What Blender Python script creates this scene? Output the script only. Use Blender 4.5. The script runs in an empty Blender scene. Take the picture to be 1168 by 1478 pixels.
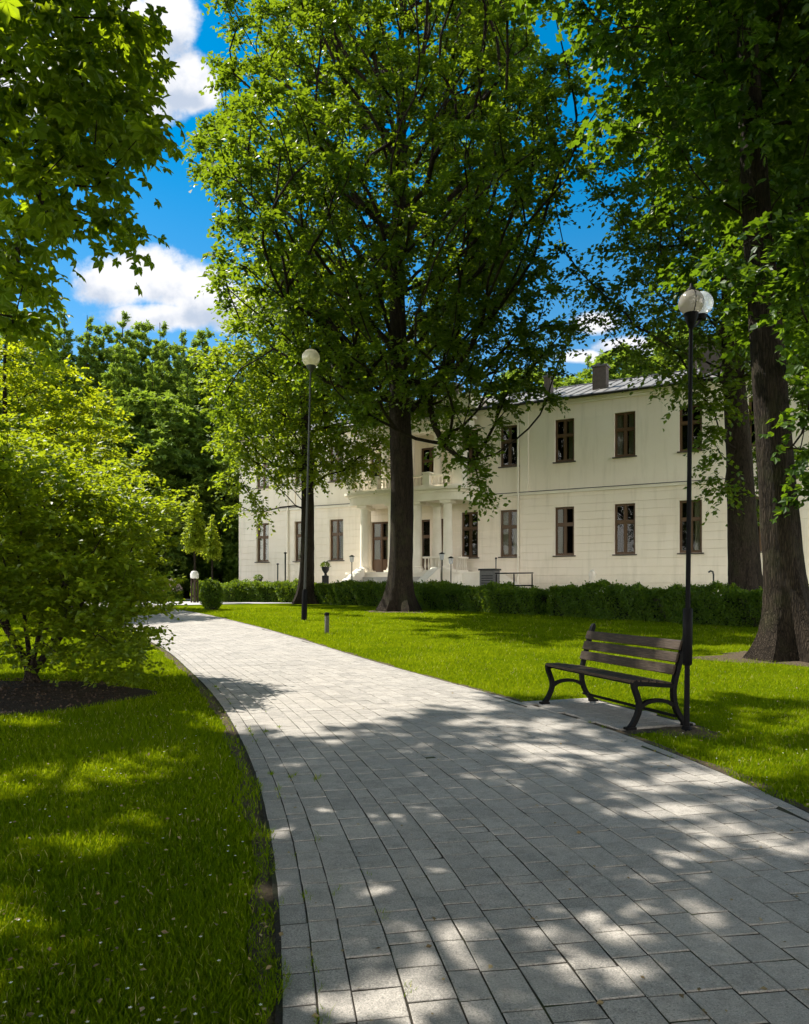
import bpy, math, random
import numpy as np

random.seed(7)
RNG = np.random.default_rng(11)
SC = bpy.context.scene
COL = SC.collection
F = 1067.0            # focal length, photo pixels
CX, HY = 584.0, 846.0  # principal column, horizon row
EYE = 1.4

# ------------------------------------------------------------------ ground height and pixel helpers
def g(y):
    t = np.clip((np.asarray(y, float) - 12.0) / 28.0, 0, 1)
    return 0.45 * t * t * (3 - 2 * t)

def at(px, py, Y):
    return np.array([(px - CX) / F * Y, Y, EYE + (HY - py) / F * Y])

def gp(px, py):
    Y = F * EYE / max(py - HY, 1)
    for _ in range(60):
        Y = 0.5 * Y + 0.5 * F * (EYE - float(g(Y))) / max(py - HY, 1)
    return np.array([(px - CX) / F * Y, Y, float(g(Y))])

# ------------------------------------------------------------------ object helpers
def make_mesh(name, V, polys, mats, smooth=False, attrs=None, mat_idx=None):
    V = np.asarray(V, np.float32).reshape(-1, 3)
    polys = [np.asarray(p, np.int32) for p in polys if len(p)]
    me = bpy.data.meshes.new(name)
    nl = sum(p.size for p in polys); npoly = sum(len(p) for p in polys)
    me.vertices.add(len(V)); me.vertices.foreach_set('co', V.ravel())
    me.loops.add(nl); me.polygons.add(npoly)
    me.loops.foreach_set('vertex_index', np.concatenate([p.ravel() for p in polys]))
    tot = np.concatenate([np.full(len(p), p.shape[1], np.int32) for p in polys])
    st = np.concatenate([[0], np.cumsum(tot)[:-1]]).astype(np.int32)
    me.polygons.foreach_set('loop_start', st)
    me.polygons.foreach_set('loop_total', tot)
    if smooth is not False:
        sm = np.full(npoly, bool(smooth)) if isinstance(smooth, bool) else smooth
        me.polygons.foreach_set('use_smooth', sm)
    else:
        me.polygons.foreach_set('use_smooth', np.zeros(npoly, bool))
    if mat_idx is not None:
        me.polygons.foreach_set('material_index', np.asarray(mat_idx, np.int32))
    for m in (mats if isinstance(mats, (list, tuple)) else [mats]):
        me.materials.append(m)
    if attrs:
        for k, a in attrs.items():
            at_ = me.attributes.new(k, 'FLOAT', 'POINT')
            at_.data.foreach_set('value', np.asarray(a, np.float32))
    me.update(calc_edges=True)
    me.validate()
    return me

class MB:
    """collects boxes, prisms and tubes for ONE mesh object"""
    def __init__(s):
        s.V = []; s.n = 0; s.P = {}
    def add(s, V, polys):
        V = np.asarray(V, float).reshape(-1, 3)
        for p in polys:
            p = np.atleast_2d(np.asarray(p, np.int64))
            if p.size: s.P.setdefault(p.shape[1], []).append(p + s.n)
        s.V.append(V); s.n += len(V)
    def box(s, x0, x1, y0, y1, z0, z1):
        V = [(x0,y0,z0),(x1,y0,z0),(x1,y1,z0),(x0,y1,z0),(x0,y0,z1),(x1,y0,z1),(x1,y1,z1),(x0,y1,z1)]
        s.add(V, [[(0,3,2,1),(4,5,6,7),(0,1,5,4),(1,2,6,5),(2,3,7,6),(3,0,4,7)]])
    def quad(s, a, b, c, d):
        s.add([a,b,c,d], [[(0,1,2,3)]])
    def prism(s, pts, z0, z1):
        n = len(pts)
        V = [(p[0],p[1],z0) for p in pts] + [(p[0],p[1],z1) for p in pts]
        q = [(i,(i+1)%n,n+(i+1)%n,n+i) for i in range(n)]
        s.add(V, [q, [tuple(range(n-1,-1,-1))], [tuple(range(n,2*n))]])
    def lathe(s, prof, cx, cy, seg=16):
        prof = np.array(prof, float); m = len(prof)
        a = np.arange(seg) * 2*np.pi/seg
        V = np.stack([cx + prof[:,0:1]*np.cos(a), cy + prof[:,0:1]*np.sin(a), np.repeat(prof[:,1:2], seg, 1)], -1)
        q = [(i*seg+j, i*seg+(j+1)%seg, (i+1)*seg+(j+1)%seg, (i+1)*seg+j) for i in range(m-1) for j in range(seg)]
        s.add(V, [q, [tuple(range(seg-1,-1,-1))], [tuple((m-1)*seg+j for j in range(seg))]])
    def tube(s, pts, rad, seg=8, caps=True):
        pts = np.array(pts, float); m = len(pts)
        rad = np.broadcast_to(np.asarray(rad, float), (m,))
        d = np.gradient(pts, axis=0); d /= np.linalg.norm(d, axis=1)[:,None] + 1e-9
        ref = np.array([0.0,0,1]) if abs(d[:,2]).mean() < .8 else np.array([1.0,0,0])
        u = np.cross(d, ref); u /= np.linalg.norm(u, axis=1)[:,None] + 1e-9
        v = np.cross(d, u)
        a = np.arange(seg) * 2*np.pi/seg
        V = pts[:,None,:] + rad[:,None,None]*(u[:,None,:]*np.cos(a)[None,:,None] + v[:,None,:]*np.sin(a)[None,:,None])
        i = np.arange(m-1)[:,None]; j = np.arange(seg)[None,:]; jn = (j+1)%seg
        q = np.stack([i*seg+j+0*jn, i*seg+jn, (i+1)*seg+jn, (i+1)*seg+j+0*jn], -1).reshape(-1,4)
        ps = [q]
        if caps: ps += [[tuple(range(seg))], [tuple((m-1)*seg+k for k in range(seg-1,-1,-1))]]
        s.add(V, ps)
    def ribbon(s, pts, wdir, w, t):
        """rectangular bar swept along pts (in a plane across wdir), width w along wdir, thickness t"""
        pts = np.array(pts, float); m = len(pts); wd = np.array(wdir, float)
        t = np.broadcast_to(np.asarray(t, float), (m,))
        d = np.gradient(pts, axis=0); d /= np.linalg.norm(d, axis=1)[:,None]
        nrm = np.cross(d, wd); nrm /= np.linalg.norm(nrm, axis=1)[:,None]
        hw = wd*w/2; hn = nrm*t[:,None]/2
        V = np.stack([pts-hw-hn, pts+hw-hn, pts+hw+hn, pts-hw+hn], 1)
        q = [(i*4+j, i*4+(j+1)%4, (i+1)*4+(j+1)%4, (i+1)*4+j) for i in range(m-1) for j in range(4)]
        s.add(V, [q, [(3,2,1,0)], [((m-1)*4,(m-1)*4+1,(m-1)*4+2,(m-1)*4+3)]])
    def build(s, name, mat, parent=None, smooth=False, bevel=0):
        me = make_mesh(name, np.concatenate(s.V), [np.concatenate(s.P[k]) for k in sorted(s.P)], mat, smooth)
        o = bpy.data.objects.new(name, me); COL.objects.link(o)
        if parent: o.parent = parent
        if smooth:
            try: me.set_sharp_from_angle(angle=math.radians(40))
            except Exception: pass
        if bevel:
            b = o.modifiers.new('bevel', 'BEVEL'); b.width = bevel; b.segments = 2; b.limit_method = 'ANGLE'
        return o

def link(name, me, parent=None):
    o = bpy.data.objects.new(name, me); COL.objects.link(o)
    if parent: o.parent = parent
    return o

def tag(o, label, cat=None, group=None, kind=None):
    o['label'] = label
    if cat: o['category'] = cat
    if group: o['group'] = group
    if kind: o['kind'] = kind
    return o

def thing(name, label, cat, loc=(0,0,0), rz=0.0, group=None):
    o = bpy.data.objects.new(name, None); COL.objects.link(o)
    o.location = loc; o.rotation_euler = (0,0,rz); o.empty_display_size = .2
    return tag(o, label, cat, group)

def dup(root, loc, rz=0.0, scale=1.0, label=None):
    r = root.copy(); COL.objects.link(r); r.location = loc; r.rotation_euler = (0,0,rz)
    r.scale = (scale,)*3 if not isinstance(scale, tuple) else scale
    if label: r['label'] = label
    for ch in list(root.children):
        c = ch.copy(); COL.objects.link(c); c.parent = r
        for k in list(ch.children):
            d = k.copy(); COL.objects.link(d); d.parent = c
    return r

# ------------------------------------------------------------------ materials
class NT:
    def __init__(s, name):
        s.m = bpy.data.materials.new(name); s.m.use_nodes = True
        s.t = s.m.node_tree; s.t.nodes.clear()
        s.out = s.n('ShaderNodeOutputMaterial')
    def n(s, typ, **kw):
        nd = s.t.nodes.new(typ)
        for k, v in kw.items():
            if k.startswith('i_'):
                key = k[2:]; key = int(key) if key.isdigit() else key.replace('_', ' ')
                s.set(nd.inputs[key], v)
            else: setattr(nd, k, v)
        return nd
    def set(s, inp, v):
        if isinstance(v, bpy.types.NodeSocket): s.t.links.new(v, inp)
        elif isinstance(v, bpy.types.Node): s.t.links.new(v.outputs[0], inp)
        else: inp.default_value = v
    def math(s, op, a, b=0.0, c=None, clamp=False):
        nd = s.n('ShaderNodeMath', operation=op, use_clamp=clamp); s.set(nd.inputs[0], a); s.set(nd.inputs[1], b)
        if c is not None: s.set(nd.inputs[2], c)
        return nd.outputs[0]
    def ramp(s, fac, stops):
        nd = s.n('ShaderNodeValToRGB'); s.set(nd.inputs[0], fac); e = nd.color_ramp.elements
        while len(e) < len(stops): e.new(.5)
        for k, (p, c) in enumerate(stops): e[k].position = p; e[k].color = (*c, 1)
        return nd.outputs[0]
    def mix(s, fac, a, b, blend='MIX'):
        nd = s.n('ShaderNodeMix', data_type='RGBA', blend_type=blend)
        s.set(nd.inputs[0], fac)
        for i, v in ((6, a), (7, b)):
            s.set(nd.inputs[i], (*v, 1) if isinstance(v, tuple) and len(v) == 3 else v)
        return nd.outputs[2]
    def noise(s, scale, detail=4, rough=.6, vec=None, out=0):
        nd = s.n('ShaderNodeTexNoise'); nd.inputs['Scale'].default_value = scale
        nd.inputs['Detail'].default_value = detail; nd.inputs['Roughness'].default_value = rough
        if vec is not None: s.set(nd.inputs['Vector'], vec)
        return nd.outputs[out]
    def obj(s): return s.n('ShaderNodeTexCoord').outputs['Object']
    def bump(s, h, strength, dist=.02):
        nd = s.n('ShaderNodeBump'); nd.inputs['Strength'].default_value = strength; nd.inputs['Distance'].default_value = dist
        s.set(nd.inputs['Height'], h); return nd.outputs[0]
    def principled(s, color, rough=.6, normal=None, spec=.5, metal=0.0):
        p = s.n('ShaderNodeBsdfPrincipled')
        s.set(p.inputs['Base Color'], (*color, 1) if isinstance(color, tuple) and len(color) == 3 else color)
        s.set(p.inputs['Roughness'], rough); p.inputs['Metallic'].default_value = metal
        p.inputs['Specular IOR Level'].default_value = spec
        if normal is not None: s.set(p.inputs['Normal'], normal)
        return p.outputs[0]
    def done(s, sh):
        s.t.links.new(sh, s.out.inputs[0]); return s.m

def leaf_mat(name, dark, light, trans, tfac=.42, rough=.45, spec=.22):
    n = NT(name)
    a = n.n('ShaderNodeAttribute', attribute_name='tint').outputs['Fac']
    c = n.ramp(a, [(0, dark), (1, light)])
    tc = n.mix(a, tuple(v*.7 for v in trans), trans)
    p = n.principled(c, rough, spec=spec)
    tr = n.n('ShaderNodeBsdfTranslucent'); n.set(tr.inputs[0], tc)
    mx = n.n('ShaderNodeMixShader'); mx.inputs[0].default_value = tfac
    n.t.links.new(p, mx.inputs[1]); n.t.links.new(tr.outputs[0], mx.inputs[2])
    return n.done(mx.outputs[0])

M = {}
M['leaf_main'] = leaf_mat('leaf_linden', (.018,.050,.005), (.060,.108,.007), (.27,.38,.010), .43)
M['leaf_light'] = leaf_mat('leaf_bright', (.050,.105,.004), (.150,.205,.007), (.56,.62,.012), .50)
M['leaf_mid'] = leaf_mat('leaf_mid_green', (.036,.080,.005), (.095,.155,.008), (.40,.50,.012), .47)
M['leaf_shrub'] = leaf_mat('leaf_shrub', (.026,.068,.004), (.110,.165,.007), (.46,.55,.012), .46)
M['leaf_young'] = leaf_mat('leaf_young', (.095,.165,.012), (.210,.275,.020), (.60,.68,.03), .50)
M['leaf_right'] = leaf_mat('leaf_dark_green', (.014,.040,.005), (.045,.092,.007), (.20,.33,.010), .42)
M['leaf_near'] = leaf_mat('leaf_chestnut', (.022,.058,.005), (.066,.120,.007), (.42,.56,.010), .50)
M['leaf_forest'] = leaf_mat('leaf_forest', (.050,.100,.017), (.140,.210,.028), (.34,.47,.03), .40, .55)
M['leaf_hedge'] = leaf_mat('leaf_hedge', (.018,.052,.005), (.072,.130,.007), (.30,.42,.012), .40, .45)
M['grass'] = leaf_mat('grass_blade', (.062,.105,.002), (.150,.205,.003), (.34,.42,.004), .42, .8, .0)
def _dry_blades(m):
    for nd in m.node_tree.nodes:
        if nd.type == 'VALTORGB':
            e = nd.color_ramp.elements; e[0].color = (.035,.085,.003,1); e[1].position = .80; e[1].color = (.145,.200,.004,1)
            k = e.new(.45); k.color = (.085,.140,.003,1)
            k = e.new(.93); k.color = (.34,.30,.11,1)
_dry_blades(M['grass'])

def bark(name, c0, c1):
    n = NT(name)
    tc = n.obj()
    mp = n.n('ShaderNodeMapping'); mp.inputs['Scale'].default_value = (1,1,.10); n.set(mp.inputs['Vector'], tc)
    wob = n.noise(9, 5, .65, mp.outputs[0])
    v = n.n('ShaderNodeTexVoronoi', feature='DISTANCE_TO_EDGE'); v.inputs['Scale'].default_value = 34
    mv = n.n('ShaderNodeVectorMath', operation='ADD'); n.set(mv.inputs[0], mp.outputs[0])
    sc = n.n('ShaderNodeVectorMath', operation='SCALE'); sc.inputs['Scale'].default_value = .08
    n.set(sc.inputs[0], n.noise(14, 3, .6, mp.outputs[0], 1)); n.set(mv.inputs[1], sc.outputs[0])
    n.set(v.inputs['Vector'], mv.outputs[0])
    ridge = n.math('MINIMUM', v.outputs[0], .22)
    h = n.math('ADD', n.math('MULTIPLY', ridge, 2.2), n.math('MULTIPLY', wob, 1.3))
    col = n.ramp(n.math('MULTIPLY_ADD', h, .6, 0.0), [(.25, c0), (.80, c1)])
    moss = n.ramp(n.noise(1.7, 4, .6, tc), [(.5, (0,0,0)), (.72, (1,1,1))])
    col = n.mix(n.math('MULTIPLY', moss, .35), col, (.055,.062,.022))
    return n.done(n.principled(col, .9, n.bump(h, 1.0, .055), .12))
M['bark'] = bark('bark_dark', (.006,.0042,.003), (.046,.034,.023))
M['bark_grey'] = bark('bark_grey', (.009,.007,.005), (.058,.044,.030))

def simple(name, col, rough=.6, metal=0.0, var=.25, scale=18, spec=.5, bump=0.0):
    n = NT(name)
    tc = n.obj(); f = n.noise(scale, 5, .65, tc)
    c = n.mix(n.math('MULTIPLY', f, 1.0), tuple(v*(1-var) for v in col), tuple(min(1,v*(1+var)) for v in col))
    nrm = n.bump(n.noise(scale*4, 4, .6, tc), bump, .01) if bump else None
    return n.done(n.principled(c, rough, nrm, spec, metal))
M['iron'] = simple('black_iron', (.005,.005,.005), .6, 0, .35, 30, .06, .25)
M['pole'] = simple('black_painted_steel', (.005,.005,.0055), .55, 0, .3, 12, .05)
M['post_green'] = simple('weathered_post', (.055,.052,.035), .7, 0, .4, 20)
M['guard_wood'] = simple('guard_wood', (.050,.034,.022), .8, 0, .4, 14, .3, .4)
M['white_paint'] = simple('white_paint', (.72,.70,.64), .6, 0, .08, 9)
M['grey_metal'] = simple('grey_metal', (.040,.042,.038), .6, 0, .25, 12, .3)
M['frame_wood'] = simple('window_wood', (.105,.055,.022), .5, 0, .3, 22, .4)
M['sill'] = simple('sill_metal', (.060,.042,.030), .5, .2, .25, 10)
M['gutter'] = simple('gutter_metal', (.030,.030,.033), .5, .5, .3, 6)
M['chimney_brick'] = simple('chimney_brick', (.105,.085,.070), .85, 0, .45, 7, .3, .5)
M['chimney_cap'] = simple('chimney_cap', (.14,.135,.13), .8, 0, .3, 9)
M['curtain'] = simple('curtain_cloth', (.60,.55,.46), .9, 0, .12, 5, .2)
M['interior'] = simple('dark_inside', (.045,.036,.028), .9, 0, .3, 3, .2)
M['stone_step'] = simple('stone_step', (.42,.40,.36), .75, 0, .15, 9, .3, .3)
M['soil'] = None

def stucco():
    n = NT('cream_stucco'); tc = n.obj()
    big = n.noise(.35, 5, .6, tc); fine = n.noise(60, 3, .6, tc)
    mp = n.n('ShaderNodeMapping'); mp.inputs['Scale'].default_value = (1.6,1.6,.18); n.set(mp.inputs['Vector'], tc)
    streak = n.noise(1.6, 5, .65, mp.outputs[0])
    c = n.ramp(big, [(.3, (.84,.735,.605)), (.7, (.90,.81,.69))])
    c = n.mix(n.math('MULTIPLY', n.ramp(streak, [(.50,(0,0,0)),(.76,(1,1,1))]), .42), c, (.56,.49,.37))
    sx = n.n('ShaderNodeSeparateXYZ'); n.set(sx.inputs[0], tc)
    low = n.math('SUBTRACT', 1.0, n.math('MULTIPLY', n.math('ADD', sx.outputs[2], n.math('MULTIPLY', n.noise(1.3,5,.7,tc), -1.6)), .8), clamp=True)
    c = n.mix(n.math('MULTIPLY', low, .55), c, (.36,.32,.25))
    return n.done(n.principled(c, .85, n.bump(fine, .25, .01), .25))
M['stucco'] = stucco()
def stucco_white():
    n = NT('pale_stucco'); tc = n.obj()
    c = n.ramp(n.noise(1.1, 5, .65, tc), [(.3,(.76,.69,.57)),(.7,(.87,.81,.70))])
    return n.done(n.principled(c, .8, n.bump(n.noise(50,3,.6,tc), .2, .01), .25))
M['trim'] = stucco_white()

def glass_pane():
    n = NT('window_glass')
    tr = n.n('ShaderNodeBsdfTransparent'); tr.inputs[0].default_value = (.70,.72,.68,1)
    gl = n.n('ShaderNodeBsdfGlossy'); gl.inputs['Roughness'].default_value = .02
    n.set(gl.inputs['Normal'], n.bump(n.noise(.9, 1, .4, n.obj()), .04, .05))
    fr = n.n('ShaderNodeFresnel'); fr.inputs[0].default_value = 1.5
    f = n.math('MULTIPLY_ADD', fr.outputs[0], .42, .0, clamp=True)
    mx = n.n('ShaderNodeMixShader'); n.set(mx.inputs[0], f)
    n.t.links.new(tr.outputs[0], mx.inputs[1]); n.t.links.new(gl.outputs[0], mx.inputs[2])
    return n.done(mx.outputs[0])
M['glass'] = glass_pane()

def globe_mat(name, tint, alpha):
    n = NT(name)
    p = n.principled(tint, .12, None, .6)
    tl = n.n('ShaderNodeBsdfTranslucent'); tl.inputs[0].default_value = (*tint, 1)
    m1 = n.n('ShaderNodeMixShader'); m1.inputs[0].default_value = .45
    n.t.links.new(p, m1.inputs[1]); n.t.links.new(tl.outputs[0], m1.inputs[2])
    tr = n.n('ShaderNodeBsdfTransparent')
    m2 = n.n('ShaderNodeMixShader'); m2.inputs[0].default_value = alpha
    n.t.links.new(m1.outputs[0], m2.inputs[1]); n.t.links.new(tr.outputs[0], m2.inputs[2])
    return n.done(m2.outputs[0])
M['globe'] = globe_mat('frosted_globe', (.80,.74,.60), .08)
M['globe_dim'] = globe_mat('shade_tinted_globe', (.34,.31,.26), .18)  # tint darkened so the near globe looks shaded
M['globe_clear'] = globe_mat('clear_globe', (.70,.74,.78), .50)

def roof_mat():
    n = NT('roof_sheet'); tc = n.obj()
    c = n.ramp(n.noise(1.2, 5, .65, tc), [(.3,(.11,.105,.098)),(.7,(.22,.21,.195))])
    return n.done(n.principled(c, .65, None, .3, .0))
M['roof'] = roof_mat()

def wood():
    n = NT('bench_wood'); tc = n.obj()
    mp = n.n('ShaderNodeMapping'); mp.inputs['Scale'].default_value = (1.2, 16, 16); n.set(mp.inputs['Vector'], tc)
    gr = n.noise(7, 6, .65, mp.outputs[0])
    c = n.ramp(gr, [(.25,(.014,.009,.005)),(.55,(.045,.030,.018)),(.8,(.10,.075,.052))])
    return n.done(n.principled(c, .6, n.bump(gr, .7, .01), .2))
M['wood'] = wood()

def paver_mat():
    n = NT('paver_concrete'); tc = n.obj()
    a = n.n('ShaderNodeAttribute', attribute_name='tint').outputs['Fac']
    c = n.ramp(a, [(0,(.195,.184,.167)),(1,(.345,.320,.285))])
    sp = n.noise(170, 4, .75, tc); mid = n.noise(14, 6, .75, tc); big = n.noise(1.1, 4, .6, tc)
    c = n.mix(n.math('MULTIPLY', n.ramp(sp, [(.46,(0,0,0)),(.60,(1,1,1))]), .50), c, (.55,.50,.44))
    c = n.mix(n.math('MULTIPLY', n.ramp(n.noise(120,3,.7,tc), [(.52,(0,0,0)),(.64,(1,1,1))]), .60), c, (.085,.080,.070))
    c = n.mix(n.math('MULTIPLY', n.ramp(mid, [(.46,(0,0,0)),(.70,(1,1,1))]), .55), c, (.115,.108,.096))
    c = n.mix(n.math('MULTIPLY', n.ramp(big, [(.45,(0,0,0)),(.75,(1,1,1))]), .35), c, (.40,.36,.31))
    st = n.noise(.75, 7, .72, tc)
    c = n.mix(n.math('MULTIPLY', n.ramp(st, [(.56,(0,0,0)),(.70,(1,1,1))]), .38), c, (.12,.115,.10))
    h = n.math('ADD', n.math('MULTIPLY', sp, .35), n.math('MULTIPLY', mid, 1.0))
    return n.done(n.principled(c, .72, n.bump(h, .9, .014), .25))
M['paver'] = paver_mat()

def far_paving():
    n = NT('far_paving'); tc = n.obj()
    c = n.ramp(n.noise(2.0, 6, .7, tc), [(.3,(.30,.29,.275)),(.7,(.42,.40,.375))])
    return n.done(n.principled(c, .8, n.bump(n.noise(30,3,.6,tc), .3, .02), .3))
M['far_paving'] = far_paving()

def soil_mat(name, a, b, joint=False):
    n = NT(name); tc = n.obj()
    f = n.noise(28, 6, .75, tc)
    c = n.ramp(f, [(.3, a), (.7, b)])
    if joint:
        c = n.mix(n.ramp(n.noise(2.3,4,.7,tc), [(.5,(0,0,0)),(.7,(1,1,1))]), c, (.050,.065,.020))
    return n.done(n.principled(c, .95, n.bump(n.noise(40,6,.75,tc), 1.0, .03), .15))
M['soil'] = soil_mat('bed_soil', (.010,.007,.005), (.040,.028,.018))
M['joint'] = soil_mat('joint_sand', (.022,.019,.014), (.060,.052,.040), True)

def lawn_mat():
    n = NT('lawn_turf'); tc = n.obj()
    f = n.noise(55, 6, .75, tc); b = n.noise(.55, 5, .6, tc); m = n.noise(6, 5, .7, tc)
    c = n.ramp(f, [(.28,(.030,.060,.002)),(.5,(.095,.140,.002)),(.75,(.165,.212,.005))])
    c = n.mix(n.math('MULTIPLY', n.ramp(b, [(.42,(0,0,0)),(.62,(1,1,1))]), .7), c, (.160,.198,.004))
    c = n.mix(n.math('MULTIPLY', n.ramp(m, [(.58,(0,0,0)),(.74,(1,1,1))]), .45), c, (.055,.050,.018))
    h = n.math('ADD', f, n.math('MULTIPLY', m, .7))
    return n.done(n.principled(c, .85, n.bump(h, 1.0, .06), .0))
M['lawn'] = lawn_mat()

# ------------------------------------------------------------------ camera, world, sun
cam_d = bpy.data.cameras.new('camera'); cam = bpy.data.objects.new('camera', cam_d); COL.objects.link(cam)
cam.location = (0, 0, EYE); cam.rotation_euler = (math.radians(90), 0, 0)
cam_d.sensor_fit = 'VERTICAL'; cam_d.sensor_height = 36; cam_d.sensor_width = 36
cam_d.lens = 36 * F / 1478
cam_d.shift_y = (HY - 739) / 1478
cam_d.clip_start = .05; cam_d.clip_end = 4000
SC.camera = cam

EL = math.radians(55)
HZ = np.array([-.860, .510]); HZ /= np.linalg.norm(HZ)
SUN = np.array([HZ[0]*math.cos(EL), HZ[1]*math.cos(EL), math.sin(EL)])
DISP = -HZ / math.tan(EL)          # ground offset of a shadow per metre of height
sl = bpy.data.lights.new('sun', 'SUN'); so = bpy.data.objects.new('sun', sl); COL.objects.link(so)
sl.energy = 5.0; sl.angle = math.radians(.53); sl.color = (1.0, .945, .85)
import mathutils
so.rotation_euler = mathutils.Vector((-SUN).tolist()).to_track_quat('-Z', 'Y').to_euler()
so.location = (-20, 30, 60)

def build_world():
    w = bpy.data.worlds.new('World'); SC.world = w; w.use_nodes = True
    n = NT.__new__(NT); n.t = w.node_tree; n.t.nodes.clear()
    out = n.n('ShaderNodeOutputWorld'); bg = n.n('ShaderNodeBackground')
    n.t.links.new(bg.outputs[0], out.inputs[0])
    sky = n.n('ShaderNodeTexSky', sky_type='NISHITA'); sky.sun_disc = False
    sky.sun_elevation = EL; sky.sun_rotation = math.atan2(HZ[0], HZ[1])
    sky.air_density = 1.0; sky.dust_density = .2; sky.ozone_density = 3.0
    sp0 = n.n('ShaderNodeSeparateXYZ'); n.set(sp0.inputs[0], n.n('ShaderNodeTexCoord').outputs['Generated'])
    hs = n.n('ShaderNodeHueSaturation'); hs.inputs['Saturation'].default_value = 1.25; hs.inputs['Value'].default_value = .66
    n.set(hs.inputs['Color'], n.mix(1.0, sky.outputs[0], n.ramp(sp0.outputs[2], [(.18,(1.0,1.0,.92)),(.62,(.42,.92,1.0))]), 'MULTIPLY'))
    gen = n.n('ShaderNodeTexCoord').outputs['Generated']
    sp = n.n('ShaderNodeSeparateXYZ'); n.set(sp.inputs[0], gen)
    yy = n.math('MAXIMUM', sp.outputs[1], .05)
    u = n.math('DIVIDE', sp.outputs[0], yy); v = n.math('DIVIDE', sp.outputs[2], yy)
    cb = n.n('ShaderNodeCombineXYZ'); n.set(cb.inputs[0], u); n.set(cb.inputs[1], v)
    P = cb.outputs[0]
    blobs = [  # px, py, rx, ry of the clouds' lobes as directions
        (110,-30,150,120),(190,55,95,90),(235,30,60,70),(215,130,75,60),(270,115,50,45),(60,110,120,90),(285,140,34,28),
        (215,402,75,52),(160,410,60,42),(270,420,75,48),(315,440,70,42),(250,455,120,26),(350,450,60,40),
        (855,468,42,20),(835,515,48,14),(905,500,60,18)]
    d = None; top = None
    for (px, py, rx, ry) in blobs:
        a = n.math('MULTIPLY', n.math('SUBTRACT', u, (px-CX)/F), F/rx)
        b = n.math('MULTIPLY', n.math('SUBTRACT', v, (HY-py)/F), F/ry)
        q = n.math('SUBTRACT', 1.0, n.math('SQRT', n.math('ADD', n.math('MULTIPLY', a, a), n.math('MULTIPLY', b, b))))
        d = q if d is None else n.math('MAXIMUM', d, q)
        t = n.math('MULTIPLY', b, n.math('MAXIMUM', q, 0.0))
        top = t if top is None else n.math('ADD', top, t)
    n1 = n.noise(11, 9, .58, P); n2 = n.noise(26, 7, .6, P)
    dd = n.math('ADD', d, n.math('MULTIPLY', n.math('SUBTRACT', n1, .5), 1.5))
    dd = n.math('ADD', dd, n.math('MULTIPLY', n.math('SUBTRACT', n2, .5), .75))
    mr = n.n('ShaderNodeMapRange', interpolation_type='SMOOTHSTEP'); n.set(mr.inputs[0], dd)
    mr.inputs[1].default_value = -.04; mr.inputs[2].default_value = .42
    alpha = mr.outputs[0]
    sh = n.math('ADD', n.math('MULTIPLY', top, .9), n.math('MULTIPLY', n.math('SUBTRACT', n.noise(15,5,.55,P), .47), 2.4))
    sm = n.n('ShaderNodeMapRange', interpolation_type='SMOOTHSTEP'); n.set(sm.inputs[0], sh)
    sm.inputs[1].default_value = -.55; sm.inputs[2].default_value = .22
    CB = 4.2
    cc = n.mix(sm.outputs[0], (CB*.56, CB*.64, CB*.78), (CB*1.0, CB*1.0, CB*1.02))
    # unseen bright cloud bank low behind the camera, added as fill for the facade
    g1 = n.noise(2.6, 8, .55, gen)
    gm = n.n('ShaderNodeMapRange', interpolation_type='SMOOTHSTEP'); n.set(gm.inputs[0], g1); gm.inputs[1].default_value = .30; gm.inputs[2].default_value = .46
    ahead = n.n('ShaderNodeMapRange', interpolation_type='SMOOTHSTEP'); n.set(ahead.inputs[0], sp.outputs[1]); ahead.inputs[1].default_value = -.05; ahead.inputs[2].default_value = .30; ahead.inputs[3].default_value = 1; ahead.inputs[4].default_value = 0
    low = n.n('ShaderNodeMapRange', interpolation_type='SMOOTHSTEP'); n.set(low.inputs[0], sp.outputs[2]); low.inputs[1].default_value = .22; low.inputs[2].default_value = .42; low.inputs[3].default_value = 1; low.inputs[4].default_value = .06
    gmask = n.math('MULTIPLY', n.math('MULTIPLY', gm.outputs[0], ahead.outputs[0]), low.outputs[0])
    base = n.mix(gmask, hs.outputs[0], (CB*5.5, CB*5.25, CB*5.0))
    tot = n.mix(alpha, base, cc)
    n.set(bg.inputs[0], tot); bg.inputs[1].default_value = .11
build_world()
SC.view_settings.view_transform = 'Standard'; SC.view_settings.look = 'None'
SC.view_settings.gamma = 1; SC.view_settings.exposure = 1.17
SC.render.film_transparent = False
cy = SC.cycles
cy.max_bounces = 6; cy.diffuse_bounces = 3; cy.glossy_bounces = 3; cy.transmission_bounces = 4; cy.transparent_max_bounces = 8
cy.caustics_reflective = False; cy.caustics_refractive = False
cy.use_denoising = True

# ------------------------------------------------------------------ lawn sheet
def lerp_tab(tab):
    a = np.array(tab, float)
    return lambda y: np.interp(y, a[:,0], a[:,1])
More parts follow.
